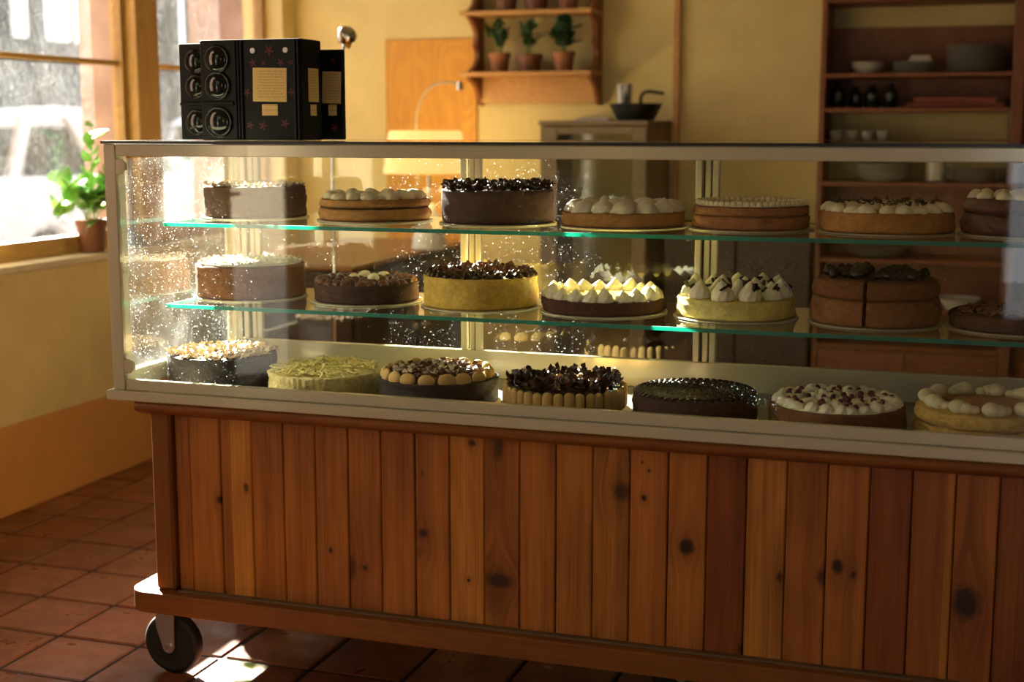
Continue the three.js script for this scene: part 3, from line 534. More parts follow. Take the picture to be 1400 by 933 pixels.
// --- middle shelf
{ const t = cake('layer_cake', 'brown cake heaped with pale powdery crumbs on the lower shelf, at the window end', 'cake', -1.762, S2 + ON, ZM, 0.90), r = rng(21);
  part('sponge', drum(0.138, 0.082, 12), C.brown, t); part('powder', drum(0.130, 0.006, 13, { y0: 0.085, edge: 0.005, wob: 0.002 }), C.sugar, t); stuff('crumbs', flakeGeo(r, 280, 0.131, 0.0905, 0.006, { long: 1.3 }), C.sugar, t); }
{ const t = cake('chocolate_tart', 'dark chocolate tart piped with brown and cream rosettes', 'tart', -1.438, S2 + ON, ZM, 0.87), r = rng(22);
  part('crust', drum(0.128, 0.046, 14, { edge: 0.004 }), cm(0.060, 0.020, 0.010), t); const os = around(t, 'rosette', SMALLBLOB, C.curlBrown, 24, 0.113, 0.0485, { r, face: false }); scatter(t, 'rosette', SMALLBLOB, C.curlBrown, 26, 0.098, 0.0485, { r, gap: 0.023 });
  scatter(t, 'cream_round', BLOB, C.cream, 5, 0.05, 0.056, { r, gap: 0.04, scale: 0.7 }); }
{ const t = cake('cheesecake', 'golden yellow cheesecake heaped with dark brown chocolate chunks', 'cake', -1.136, S2 + ON, ZM, 0.905), r = rng(23);
  part('side', drum(0.138, 0.073, 15, { edge: 0.003 }), C.yellow, t); const K = [kiss(0.013, 0.017, 3, 0.6), kiss(0.0145, 0.014, 4, 0.4, 1), kiss(0.012, 0.019, 3, 1)];
  around(t, 'chocolate_chunk', K, C.choco, 30, 0.123, 0.0755, { r, face: false }); scatter(t, 'chocolate_chunk', K, C.curlBrown, 44, 0.108, 0.0755, { r, gap: 0.0235 }); stuff('chocolate_shavings', flakeGeo(r, 160, 0.118, 0.080, 0.010, { tilt: 1.0, lift: 0.012 }), C.curlBrown, t); }
{ const t = cake('lemon_tart', 'low dark tart ringed with pointed meringue kisses round yellow curd', 'tart', -0.830, S2 + ON, ZM, 0.94), r = rng(24);
  part('crust', drum(0.145, 0.031, 16, { edge: 0.003 }), cm(0.11, 0.032, 0.014), t); part('curd', drum(0.118, 0.004, 17, { y0: 0.0335, edge: 0.002, wob: 0.0005 }), C.curd, t); around(t, 'meringue_kiss', KISS, C.meringue, 20, 0.121, 0.0325, { r, face: false, scale: 1.02 }); }
{ const t = cake('mousse_cake', 'pale yellow cake with tall meringue kisses holding chocolate pieces', 'cake', -0.519, S2 + ON, ZM, 0.885), r = rng(25);
  part('side', drum(0.132, 0.044, 18, { edge: 0.002 }), C.lemon, t); const ks = [...around(t, 'meringue_kiss', BIGKISS, C.meringue, 11, 0.102, 0.0465, { r, face: false }), ...around(t, 'meringue_kiss', BIGKISS, C.meringue, 5, 0.045, 0.0465, { r, face: false })];
  const CH = new THREE.BoxGeometry(0.018, 0.005, 0.014); for (const k of ks) for (let j = 0; j < 3; j++) { const a = r() * 6.28, o = part('chocolate_piece', CH, C.choco, k, [Math.cos(a) * 0.015, 0.024 + 0.008 * r(), Math.sin(a) * 0.015]); o.rotation.set(r(), a, 0.6 + r()); } }
{ const t = thing('layer_cake', 'tall brown two layer cake cut in two and topped with dark berries', 'cake', [-0.212, S2 + ON, ZM]); part('cake_board', boardGeo, board, t).scale.set(0.90, 1, 0.90); const r = rng(26);
  // two halves with a cut between them, turned so that the cut faces the room
  const half = (sx, rad, h, seed, o) => { const g = drum(rad, h, seed, o), p = g.attributes.position; for (let i = 0; i < p.count; i++) if (p.getX(i) * sx < 0.004) p.setX(i, sx * 0.004); g.computeVertexNormals(); return g; };
  for (const sx of [-1, 1]) { part('lower_sponge', half(sx, 0.136, 0.058, 19, { bulge: 0.004, edge: 0.010 }), cm(0.34, 0.135, 0.045), t); part('filling', half(sx, 0.128, 0.005, 19.5, { y0: 0.058, edge: 0.001 }), C.chocDeep, t); part('upper_sponge', half(sx, 0.133, 0.042, 20, { y0: 0.0605, bulge: 0.003, edge: 0.016 }), C.brown, t);
    for (let k = 0, n = 0; n < 46 && k < 900; k++) { const a = r() * 6.283, q = 0.112 * Math.sqrt(r()), x = Math.cos(a) * q, z = Math.sin(a) * q; if (x * sx < 0.014) continue; n++; part('berry', BERRY, C.berry, t, [x, 0.108 + 0.008 * r(), z]); } }
  t.rotation.y = -0.09; }
{ const t = cake('nut_tart', 'flat brown tart scattered with chopped nuts', 'tart', 0.082, S2 + ON, ZM, 0.90), r = rng(27);
  part('crust', drum(0.138, 0.034, 21, { edge: 0.010 }), C.cocoa, t); stuff('chopped_nuts', flakeGeo(r, 320, 0.125, 0.038, 0.006, { thick: 0.003, long: 1.2 }), C.nut, t); }
// --- bottom deck
const DY = DECK + ON;
{ const t = cake('almond_cake', 'black sided cake thickly covered with pale flaked almonds', 'cake', -1.772, DY, ZD, 0.87), r = rng(31);
  part('sponge', drum(0.133, 0.086, 22, { edge: 0.004 }), C.chocDeep, t); stuff('flaked_almonds', flakeGeo(r, 420, 0.133, 0.091, 0.010, { long: 1.5 }), mat(col(0.66, 0.50, 0.32), 0.6), t); }
{ const t = cake('fluted_tart', 'pale green yellow tart with a fluted side and slivered topping', 'tart', -1.490, DY, ZD, 0.885), r = rng(32);
  part('crust', drum(0.136, 0.058, 23, { edge: 0.004, flute: 56 }), C.pistachio, t); stuff('slivers', flakeGeo(r, 420, 0.130, 0.063, 0.005, { long: 4.5, curl: 0.06, tilt: 0.4, lift: 0.006 }), C.seed, t); }
{ const t = cake('biscuit_cake', 'dark chocolate cake ringed with upright half biscuits', 'cake', -1.196, DY, ZD, 0.93), r = rng(33);
  part('sponge', drum(0.142, 0.060, 24, { edge: 0.003 }), C.chocDeep, t); around(t, 'biscuit', [HALFDISC], C.biscuit, 18, 0.126, 0.070, { r, jit: 0.08, tiltOut: -0.25, scale: 1.0 });
  stuff('chocolate_flakes', flakeGeo(r, 240, 0.110, 0.066, 0.012, { lift: 0.012, tilt: 0.8 }), C.curlBrown, t); stuff('almond_flakes', flakeGeo(r, 90, 0.100, 0.072, 0.012, { lift: 0.008 }), C.flake, t); }
{ const t = cake('finger_cake', 'cake walled with upright sponge fingers and filled with chocolate curls', 'cake', -0.883, DY, ZD, 0.94), r = rng(34);
  part('sponge', drum(0.128, 0.050, 25), C.chocDeep, t); around(t, 'sponge_finger', [FINGER], C.biscuit, 36, 0.136, 0.037, { r, jit: 0.02 });
  stuff('chocolate_curls', flakeGeo(r, 150, 0.128, 0.058, 0.014, { ring: 0.035, curl: 0.9, tilt: 1.2, lift: 0.014, thick: 0.0022 }), C.choco, t); stuff('chocolate_shavings', flakeGeo(r, 150, 0.095, 0.053, 0.016, { curl: 0.5 }), C.curlBrown, t); }
{ const t = cake('glazed_cake', 'dark brown cake with overlapping scales of glossy dark chocolate', 'cake', -0.583, DY, ZD, 0.90), r = rng(35);
  part('sponge', drum(0.136, 0.060, 26, { edge: 0.006 }), C.choc, t); const list = [];
  for (let q = 0.128; q > 0.01; q -= 0.0125) { const n = Math.max(4, Math.round(6.283 * q / 0.016)); for (let i = 0; i < n; i++) { const a = i / n * 6.283 + q * 40, g = new THREE.SphereGeometry(0.0095, 8, 5); g.scale(1, 0.35, 0.8); g.rotateZ(-0.45); g.rotateY(-a); g.translate(Math.cos(a) * q, 0.0655, Math.sin(a) * q); list.push(g); } }
  stuff('chocolate_scales', merge(list), C.choco, t); }
{ const t = cake('berry_tart', 'brown tart covered in cream blobs dotted with dark red berries', 'tart', -0.273, DY, ZD, 0.93), r = rng(36);
  part('crust', drum(0.144, 0.052, 27, { edge: 0.005 }), C.brown, t); part('cream', drum(0.134, 0.006, 28, { y0: 0.0535, edge: 0.004 }), C.cream, t); around(t, 'cream_blob', SMALLBLOB, C.meringue, 26, 0.122, 0.0575, { r, face: false, scale: 1.1 }); scatter(t, 'cream_blob', SMALLBLOB, C.meringue, 48, 0.108, 0.0575, { r, gap: 0.0215 });
  scatter(t, 'berry', [BERRY], C.red, 46, 0.118, 0.068, { r, gap: 0.019, scale: 0.66 }); scatter(t, 'green_nut', [BERRY], C.seed, 16, 0.118, 0.068, { r, gap: 0.03, scale: 0.5 }); }
{ const t = cake('cream_cake', 'tall yellow sponge cake with a piped cream ring round an orange centre', 'cake', 0.028, DY, ZD, 0.91), r = rng(37);
  part('lower_sponge', drum(0.138, 0.036, 29, { bulge: 0.003, edge: 0.006 }), C.gold, t); part('upper_sponge', drum(0.137, 0.033, 30, { y0: 0.037, bulge: 0.003, edge: 0.010 }), C.gold, t); part('jam', drum(0.095, 0.004, 31, { y0: 0.069, edge: 0.002 }), C.orange, t);
  for (let i = 0; i < 11; i++) { const a = i / 11 * 6.283 + 0.2, g = []; for (let k = 0; k < 3; k++) { const b = new THREE.SphereGeometry(0.019 - k * 0.0035, 14, 10); b.scale(1, 0.78, 1); b.translate((k - 1) * 0.016, 0.002 * (1 - k), (k % 2) * 0.004); g.push(b); } const o = part('piped_cream', merge(g), C.cream, t, [Math.cos(a) * 0.112, 0.080, Math.sin(a) * 0.112]); o.rotation.y = Math.PI / 2 - a + 0.25; } }
// ------------------------------------------------------------------ black lacquer case on top of the display case
function paperTex(w, h, lines, seed) {
  const c = document.createElement('canvas'); c.width = w; c.height = h; const g = c.getContext('2d'), r = rng(seed);
  g.fillStyle = '#e2c27c'; g.fillRect(0, 0, w, h);
  for (let i = 0; i < 900; i++) { g.fillStyle = `rgba(150,110,50,${0.05 + 0.06 * r()})`; g.fillRect(r() * w, r() * h, 1 + 3 * r(), 1 + 2 * r()); }
  g.strokeStyle = 'rgba(110,84,52,0.75)'; g.lineWidth = 2.2;
  for (let i = 0; i < lines; i++) {
    const y = h * (0.10 + 0.84 * i / lines); let x = w * (0.10 + 0.08 * r()); const x1 = w * (i % 4 === 3 ? 0.6 + 0.2 * r() : 0.90);
    while (x < x1) { const n = 2 + Math.floor(r() * 6); g.beginPath(); g.moveTo(x, y); for (let k = 0; k < n; k++) { x += 3.5 + 2 * r(); g.lineTo(x, y + (r() - 0.5) * 7); } g.stroke(); x += 7; }
  }
  const t = new THREE.CanvasTexture(c); t.colorSpace = THREE.SRGBColorSpace; return t;
}
{
  const y0 = 1.3170, top = 1.5515, t = thing('lacquer_case', 'black lacquered many sided case with cream paper cards and red painted flowers', 'box', [-1.645, y0, -0.15]);
  const L = M.lacquer, H = top - y0;
  // front body (local x -0.13..0.137, faces +z)
  part('body', rbox(-0.130, 0.137, 0, H, -0.105, 0, 0.004), L, t);
  part('side_wing', rbox(-0.215, -0.125, 0.001, H - 0.004, -0.17, -0.045, 0.004), L, t);
  part('rear_wing', rbox(0.045, 0.171, 0.001, H - 0.018, -0.166, -0.15, 0.004), L, t);
  part('rear_wall', rbox(-0.10, 0.100, 0.001, H - 0.014, -0.15, -0.10, 0.004), L, t);
  for (const x of [-0.034, -0.026, -0.018, 0.122, 0.131]) part('fluted_column', uvm(cyl(0.0042, 0.0042, H - 0.004, 12)), L, t, [x, H / 2, 0.001]);
  part('groove_band', cbox(-0.128, -0.040, 0.082, 0.092, -0.002, 0.005, 0.002, 'x'), L, t); part('groove_band', cbox(-0.214, -0.132, 0.082, 0.092, -0.05, -0.040, 0.002, 'x'), L, t);
  // moulded bosses: ring with a shallow dome
  const boss = (R0) => merge([new THREE.TorusGeometry(R0, 0.004, 10, 36), new THREE.SphereGeometry(R0 * 0.98, 28, 12, 0, 6.283, 0, Math.PI / 2).rotateX(Math.PI / 2).scale(1, 1, 0.35)]);
  for (const [x, y, q, z] of [[-0.083, 0.190, 0.0295, 0.002], [-0.083, 0.128, 0.0305, 0.002], [-0.083, 0.043, 0.0335, 0.002], [-0.168, 0.188, 0.026, -0.043], [-0.168, 0.128, 0.026, -0.043], [-0.168, 0.043, 0.028, -0.043]]) part('boss', boss(q), M.gloss, t, [x, y, z]);
  for (const [x, y] of [[0.0125, 0.208], [0.098, 0.208]]) part('eyelet', uvm(cyl(0.0065, 0.0065, 0.003, 16).rotateX(Math.PI / 2)), mat(col(0.8, 0.8, 0.78), 0.3), t, [x, y, 0.0012], 'pale round eyelet');
  const card = (w, h, tx) => { const g = new THREE.BoxGeometry(w, h, 0.0012); return [g, mat(col(1, 1, 1), 0.85, { map: tx })]; };
  const T1 = paperTex(256, 224, 10, 4), T2 = paperTex(128, 80, 2, 6);
  const put = (g, m, x, y, z, ry = 0, rz = 0) => { const o = part('paper_card', g, m, t, [x, y, z], 'cream paper card'); o.rotation.y = ry; o.rotation.z = rz; };
  const [g1, m1] = card(0.088, 0.078, T1), [g2, m2] = card(0.041, 0.026, T2);
  put(g1, m1, 0.055, 0.129, 0.0012, 0, -0.02); put(g2, m2, 0.054, 0.071, 0.0012);
  const [g3] = card(0.052, 0.078, T1), [g4] = card(0.030, 0.026, T2);
  put(g3, m1, 0.1376, 0.129, -0.060, Math.PI / 2); put(g4, m2, 0.1376, 0.071, -0.058, Math.PI / 2);
  put(new THREE.BoxGeometry(0.050, 0.076, 0.0012), m1, 0.141, 0.126, -0.1492, 0, -0.03); put(new THREE.BoxGeometry(0.022, 0.026, 0.0012), m2, 0.143, 0.072, -0.1492);
  const fs = new THREE.Shape(); for (let k = 0; k <= 40; k++) { const a = k / 40 * 6.283, q = 0.0052 + 0.0034 * Math.cos(a * 5); if (k) fs.lineTo(Math.cos(a) * q, Math.sin(a) * q); else fs.moveTo(q, 0); }
  const fg = new THREE.ExtrudeGeometry(fs, { depth: 0.0006, bevelEnabled: false });
  for (const [x, y, z, s] of [[0.055, 0.208, 0, 1.5], [0.012, 0.180, 0, 1.2], [0.040, 0.180, 0, 0.8], [0.084, 0.180, 0, 1.1], [0.110, 0.180, 0, 0.9], [-0.006, 0.112, 0, 1.1], [0.112, 0.112, 0, 1.2], [0.0, 0.036, 0, 1.1], [0.034, 0.034, 0, 1.3], [0.092, 0.040, 0, 1.3], [0.145, 0.19, -0.15, 0.9], [0.147, 0.030, -0.15, 1.3]]) { const o = part('painted_flower', fg, M.red, t, [x, y, z + 0.0002], 'dark red painted flower'); o.scale.set(s, s, 1); o.rotation.z = x * 40; }
}

// ------------------------------------------------------------------ plants
function leafGeo(len, wid, droop = 0.3) {
  const g = new THREE.PlaneGeometry(wid, len, 4, 6), p = g.attributes.position;
  for (let i = 0; i < p.count; i++) { const v = p.getY(i) / len + 0.5, u = p.getX(i) / wid * 2, w = Math.pow(Math.max(0, Math.sin(Math.PI * Math.pow(Math.max(0, v), 0.75))), 0.8); p.setXYZ(i, u * wid / 2 * Math.max(0.02, w), v * len * (1 - droop * v * 0.3), 0.14 * wid * (1 - Math.abs(u)) * w * -1 - droop * len * v * v * 0.6); }
  g.computeVertexNormals(); return g;
}
function plant(name, label, pos, { potR = 0.06, potH = 0.125, pot = M.brownPot, leaf = M.leafLight, n = 50, h = 0.2, spread = 0.12, len = 0.06, wid = 0.04, seed = 1, stems = 6, tall = null, trail = 0, group } = {}) {
  const t = thing(name, label, 'plant', pos, 0, group), r = rng(seed);
  part('pot', uvm(lathe([[0, 0], [potR * 0.72, 0], [potR * 0.76, 0.004], [potR * 0.93, potH * 0.78], [potR, potH * 0.79], [potR * 1.03, potH * 0.98], [potR * 1.0, potH], [potR * 0.92, potH], [potR * 0.88, potH * 0.9], [0, potH * 0.89]], 40)), pot, t);
  part('soil', uvm(lathe([[0, potH * 0.92], [potR * 0.88, potH * 0.905]], 24)), M.soil, t);
  const G = [leafGeo(len, wid, 0.35), leafGeo(len * 0.8, wid * 0.85, 0.6), leafGeo(len * 1.15, wid, 0.2)];
  for (let s = 0; s < stems; s++) {
    const a = s / stems * 6.283 + r() * 0.8, lean = spread * (0.35 + 0.65 * r()), hh = tall && s === 0 ? tall : h * (0.55 + 0.5 * r()), ln = tall && s === 0 ? 0.02 : lean, dr = s % 2 ? trail * r() : 0;
    const pts = [[0.2 * potR * Math.cos(a), potH * 0.9, 0.2 * potR * Math.sin(a)], [ln * 0.4 * Math.cos(a), potH + hh * 0.5, ln * 0.4 * Math.sin(a)], [ln * Math.cos(a), potH + hh - dr, ln * Math.sin(a)]];
    part('stem', tube(pts, 0.0022, 10, 5), M.stem, t);
    const cv = new THREE.CatmullRomCurve3(pts.map((p) => new THREE.Vector3(...p))), k = Math.round(n / stems);
    for (let i = 0; i < k; i++) { const u = 0.25 + 0.75 * (i + r() * 0.6) / k, p = cv.getPoint(Math.min(1, u)), o = part('leaf', G[Math.floor(r() * 3)], leaf, t, [p.x, p.y, p.z]); o.rotation.order = 'YXZ'; o.rotation.set(0.5 + r() * 1.1, a + (r() - 0.5) * 4.2, (r() - 0.5) * 0.6); const q = 0.7 + 0.6 * r(); o.scale.set(q, q, q); }
  }
  return t;
}
plant('potted_plant', 'sunlit bright green leafy plant in a brown pot on the window sill', [-3.246, SILL + 0.0006, -1.765], { n: 150, h: 0.17, spread: 0.17, tall: 0.36, seed: 7, potR: 0.060, potH: 0.128, stems: 12, len: 0.068, wid: 0.050, trail: 0.20 });
// ------------------------------------------------------------------ wooden wall shelf
{
  const t = thing('wall_shelf', 'two tier wooden wall shelf with scalloped sides holding potted plants', 'shelf', [-1.955, 1.36, ZB + 0.001]);
  const O = M.oak, D = 0.19, HW = 0.305;
  const sd = new THREE.Shape(); sd.moveTo(0, 0.09); sd.lineTo(0.03, 0.095); sd.bezierCurveTo(0.05, 0.13, 0.06, 0.18, D - 0.01, 0.205); sd.lineTo(D - 0.01, 0.24); sd.bezierCurveTo(0.05, 0.27, 0.05, 0.33, 0.10, 0.36); sd.bezierCurveTo(0.06, 0.40, 0.10, 0.45, D - 0.01, 0.48); sd.lineTo(D - 0.01, 0.51); sd.bezierCurveTo(0.08, 0.53, 0.07, 0.62, 0.10, 0.68); sd.bezierCurveTo(0.08, 0.75, 0.04, 0.78, 0, 0.80);
  const sg = () => { const g = new THREE.ExtrudeGeometry(sd, { depth: 0.018, bevelEnabled: true, bevelSize: 0.002, bevelThickness: 0.002, bevelSegments: 1, curveSegments: 10 }); g.rotateY(-Math.PI / 2); return uvm(g); };
  part('side_panel', sg(), M.cupWood, t, [-HW + 0.04, 0, 0]); part('side_panel', sg(), M.cupWood, t, [HW - 0.004, 0, 0]);
  part('shelf_board', cbox(-HW - 0.005, HW + 0.002, 0.218, 0.238, 0.0, D + 0.012, 0.004, 'x'), O, t); part('shelf_board', cbox(-HW - 0.005, HW + 0.002, 0.486, 0.506, 0.0, D + 0.012, 0.004, 'x', 0.4), O, t);
  part('apron_board', cbox(-HW + 0.042, HW - 0.024, 0.10, 0.218, 0.02, 0.036, 0.002, 'x', 0.2), O, t);
}
const shelfY = 1.36 + 0.2385;
plant('potted_plant', 'thin leafy plant in a terracotta pot on the wall shelf, at the window end', [-2.105, shelfY, ZB + 0.11], { potR: 0.05, potH: 0.085, pot: M.terracotta, leaf: M.leafDark, n: 26, h: 0.16, spread: 0.085, seed: 12, len: 0.07, wid: 0.04, stems: 6, group: 'plants on the wall shelf' });
plant('potted_plant', 'sparse plant in a wide dark brown pot in the middle of the wall shelf', [-1.965, shelfY, ZB + 0.11], { potR: 0.062, potH: 0.078, pot: M.brownPot, leaf: M.leafDark, n: 18, h: 0.17, spread: 0.035, seed: 15, len: 0.07, wid: 0.042, stems: 5, group: 'plants on the wall shelf' });
plant('potted_plant', 'bushy trailing dark plant in a terracotta pot on the wall shelf', [-1.798, shelfY, ZB + 0.12], { potR: 0.050, potH: 0.085, pot: M.terracotta, leaf: M.leafDark, n: 62, h: 0.13, spread: 0.035, seed: 18, len: 0.068, wid: 0.05, stems: 8, trail: 0.04, group: 'plants on the wall shelf' });
for (const [x, m, q, l] of [[-2.07, M.brownPot, 0.055, 'dark brown pot on the upper board of the wall shelf, by the window'], [-1.93, M.brownPot, 0.06, 'wide dark pot in the middle of the upper board of the wall shelf'], [-1.78, M.terracotta, 0.05, 'terracotta pot on the upper board of the wall shelf, by the batten']])
  plant('potted_plant', l, [x, 1.36 + 0.5065, ZB + 0.11], { potR: q, potH: 0.10, pot: m, leaf: M.leafDark, n: 24, h: 0.15, spread: 0.05, seed: Math.round(-x * 1000), stems: 5 });

// ------------------------------------------------------------------ orange board, sideboard, lamps
solo('wall_board', cbox(-2.712, -2.252, 0.40, 1.760, ZB, ZB + 0.014, 0.003), M.orangeWood, 'tall orange wooden board fixed to the back wall behind the lamp', 'board');
{
  const t = thing('sideboard', 'dark low sideboard with a brown wooden top under the lamp', 'sideboard', [0, 0, 0]);
  part('carcass', cbox(-2.92, -2.315, 0.08, 0.795, ZB + 0.02, -2.10, 0.004), M.darkWood, t);
  part('top', cbox(-2.94, -2.295, 0.796, 0.82, ZB + 0.02, -2.08, 0.005, 'z'), mat(col(0.34, 0.165, 0.05), 0.4, { map: woodTex }), t);
  part('plinth', cbox(-2.89, -2.34, 0.0005, 0.08, ZB + 0.04, -2.14, 0.003), M.black, t);
  for (let k = 0; k < 2; k++) { const d = part('door', cbox(-2.314, -2.298, 0.10, 0.78, ZB + 0.04 + k * 0.62, ZB + 0.64 + k * 0.62, 0.003), M.darkWood, t); part('knob', uvm(new THREE.SphereGeometry(0.014, 14, 10)), M.steel, d, [-2.286, 0.5, ZB + (k ? 0.70 : 0.60)]); }
}
{
  const t = thing('arc_lamp', 'lit table lamp with a cream drum shade hung from a curved metal arm', 'lamp', [-2.41, 0.8205, -2.88]);
  const base = part('base', uvm(lathe([[0, 0], [0.075, 0], [0.078, 0.006], [0.070, 0.05], [0.055, 0.12], [0.030, 0.16], [0.022, 0.20], [0, 0.20]], 40)), M.white, t, [0.115, 0, 0]);
  part('stem', uvm(cyl(0.008, 0.008, 0.12, 12)), M.steel, t, [0.115, 0.26, 0]);
  part('arm', tube([[0.01, 0.0, -0.12], [0.012, 0.40, -0.12], [0.014, 0.60, -0.12], [0.07, 0.695, -0.11], [0.16, 0.725, -0.09], [0.235, 0.716, -0.07]], 0.005, 40, 8), M.armSteel, t); part('arm_tip', uvm(cyl(0.016, 0.012, 0.035, 14)), M.steel, t, [0.235, 0.708, -0.07]);
  const sm = mat(col(0.85, 0.66, 0.32), 0.9, { transmission: 0.45, thickness: 0, emissive: col(1.0, 0.66, 0.22), emissiveIntensity: 2.0, side: THREE.DoubleSide });
  part('lamp_shade', uvm(lathe([[0.150, 0.515], [0.158, 0.51], [0.185, 0.335], [0.183, 0.332]], 48)), sm, t, [0.10, 0, 0]);
  part('bulb', uvm(new THREE.SphereGeometry(0.03, 16, 12)), mat(col(1, 1, 1), 0.5, { emissive: col(1, 0.75, 0.4), emissiveIntensity: 4 }), t, [0.10, 0.42, 0]);
  const p = new THREE.PointLight(new THREE.Color(1.0, 0.68, 0.28), 0.9, 0, 2); p.position.set(0.10, 0.42, 0); p.castShadow = true; p.shadow.radius = 1.5; t.add(p);
}
{
  const t = thing('spot_lamp', 'slim chrome floor spotlight with a round mirror head behind the black case', 'lamp', [-2.09, 0.0005, -1.5]);
  part('foot', uvm(lathe([[0, 0], [0.12, 0], [0.122, 0.006], [0.11, 0.014], [0.02, 0.022], [0, 0.022]], 40)), M.chrome, t);
  part('pole', tube([[0, 0.02, 0], [0, 1.0, 0], [0.012, 1.45, 0], [0.055, 1.63, 0]], 0.005, 30, 10), M.chrome, t);
  part('head', uvm(lathe([[0, -0.034], [0.014, -0.031], [0.026, -0.02], [0.033, -0.004], [0.034, 0.006], [0.030, 0.018], [0.020, 0.029], [0, 0.034]], 32)), M.chrome, t, [0.062, 1.648, 0]).rotation.z = -0.5;
  part('joint', uvm(new THREE.SphereGeometry(0.011, 14, 10)), M.orangeWood, t, [0.076, 1.618, 0.016]);
}
// ------------------------------------------------------------------ glazed cabinet with things on top
{
  const t = thing('glazed_cabinet', 'grey wooden cabinet with a glazed door against the back wall', 'cabinet', [0, 0, 0]), G = M.greyWood, x0 = -1.803, x1 = -1.335, z1 = -2.93, z0 = ZB + 0.005;
  part('side', cbox(x0, x0 + 0.02, 0.0005, 1.358, z0, z1 - 0.02, 0.002), G, t); part('side', cbox(x1 - 0.02, x1, 0.0005, 1.358, z0, z1 - 0.02, 0.002), G, t);
  part('back', pbox(x0 + 0.02, x1 - 0.02, 0.03, 1.35, z0, z0 + 0.012), M.wall, t); part('top', cbox(x0 - 0.006, x1 + 0.006, 1.358, 1.378, z0, z1 + 0.006, 0.004, 'x'), G, t);
  part('bottom', cbox(x0 + 0.02, x1 - 0.02, 0.06, 0.08, z0, z1 - 0.02, 0.002, 'x'), G, t);
  for (const y of [0.50, 0.93]) part('shelf', cbox(x0 + 0.02, x1 - 0.02, y, y + 0.016, z0 + 0.012, z1 - 0.03, 0.002, 'x'), G, t);
  const d = part('door', merge([pbox(x0 + 0.003, x0 + 0.075, 0.04, 1.352, z1 - 0.019, z1), pbox(x1 - 0.06, x1 - 0.003, 0.04, 1.352, z1 - 0.019, z1), pbox(x0 + 0.07, x1 - 0.055, 1.322, 1.352, z1 - 0.019, z1, 'x'), pbox(x0 + 0.07, x1 - 0.055, 0.04, 0.12, z1 - 0.019, z1, 'x')]), G, t);
  part('pane', sheet(x0 + 0.074, x1 - 0.059, 0.118, 1.324, z1 - 0.010, 'z'), M.cabGlass, d); part('knob', uvm(new THREE.SphereGeometry(0.011, 12, 8)), M.steel, d, [x0 + 0.035, 0.75, z1 + 0.009]);
}
{
  const y = 1.3785, z = -3.10;
  const b = thing('wok_pan', 'wide black bowl shaped pan standing on the glazed cabinet', 'bowl', [-1.425, y, z]);
  part('bowl', uvm(lathe([[0, 0], [0.075, 0], [0.080, 0.003], [0.115, 0.070], [0.112, 0.072], [0.076, 0.010], [0, 0.009]], 40)), M.black, b);
  const s = thing('ladle', 'black ladle resting in the black pan', 'ladle', [-1.40, y + 0.012, z]);
  part('cup', uvm(new THREE.SphereGeometry(0.028, 16, 10, 0, 6.283, Math.PI / 2, Math.PI / 2).scale(1, 0.8, 1)), M.black, s, [0, 0.03, 0]); part('handle', tube([[0.0, 0.03, 0], [0.0, 0.09, 0.01], [0.02, 0.108, 0.012], [0.10, 0.102, 0.02]], 0.0075, 24, 8), M.black, s);
  const c = thing('paper_cup', 'white paper cup with grey print standing in the black pan', 'cup', [-1.475, y + 0.014, z]);
  const ct = tex(128, 64, (x, yy) => { const k = fbm(x / 9, yy / 7, 3) > 0.56 && yy > 14 && yy < 50 ? 0.2 : 0.78; return [k, k, k]; });
  part('cup', lathe([[0, 0], [0.026, 0], [0.034, 0.138], [0.0355, 0.140], [0.033, 0.141], [0.0255, 0.004], [0, 0.004]], 32), mat(col(0.9, 0.9, 0.86), 0.7, { map: ct }), c);
  const n = thing('newspaper', 'folded pale newspaper lying on the glazed cabinet', 'paper', [-1.60, y, z]);
  for (let k = 0; k < 3; k++) part('sheet', cbox(-0.075, 0.075 - k * 0.006, k * 0.0042, k * 0.0042 + 0.004, -0.06, 0.06 - k * 0.004, 0.001), k === 1 ? M.chinaGrey : M.white, n).rotation.y = k * 0.03;
}
{
  const t = thing('low_cupboard', 'dark low cupboard between the glazed cabinet and the shelf unit', 'cupboard', [0, 0, 0]), x0 = -1.285, x1 = -0.66, z0 = ZB + 0.005, z1 = -3.06;
  part('carcass', cbox(x0, x1, 0.06, 0.915, z0, z1 - 0.02, 0.003), M.darkWood, t); part('top', cbox(x0 - 0.004, x1 + 0.004, 0.916, 0.94, z0, z1 + 0.01, 0.004, 'x'), M.darkWood, t); part('plinth', cbox(x0 + 0.02, x1 - 0.02, 0.0005, 0.06, z0, z1 - 0.05, 0.002), M.black, t);
  for (let k = 0; k < 2; k++) { const a = x0 + 0.004 + k * 0.311, d = part('door', cbox(a, a + 0.306, 0.08, 0.905, z1 - 0.019, z1, 0.004), M.darkWood, t); part('knob', uvm(new THREE.SphereGeometry(0.012, 12, 8)), M.steel, d, [a + (k ? 0.03 : 0.275), 0.7, z1 + 0.01]); }
}
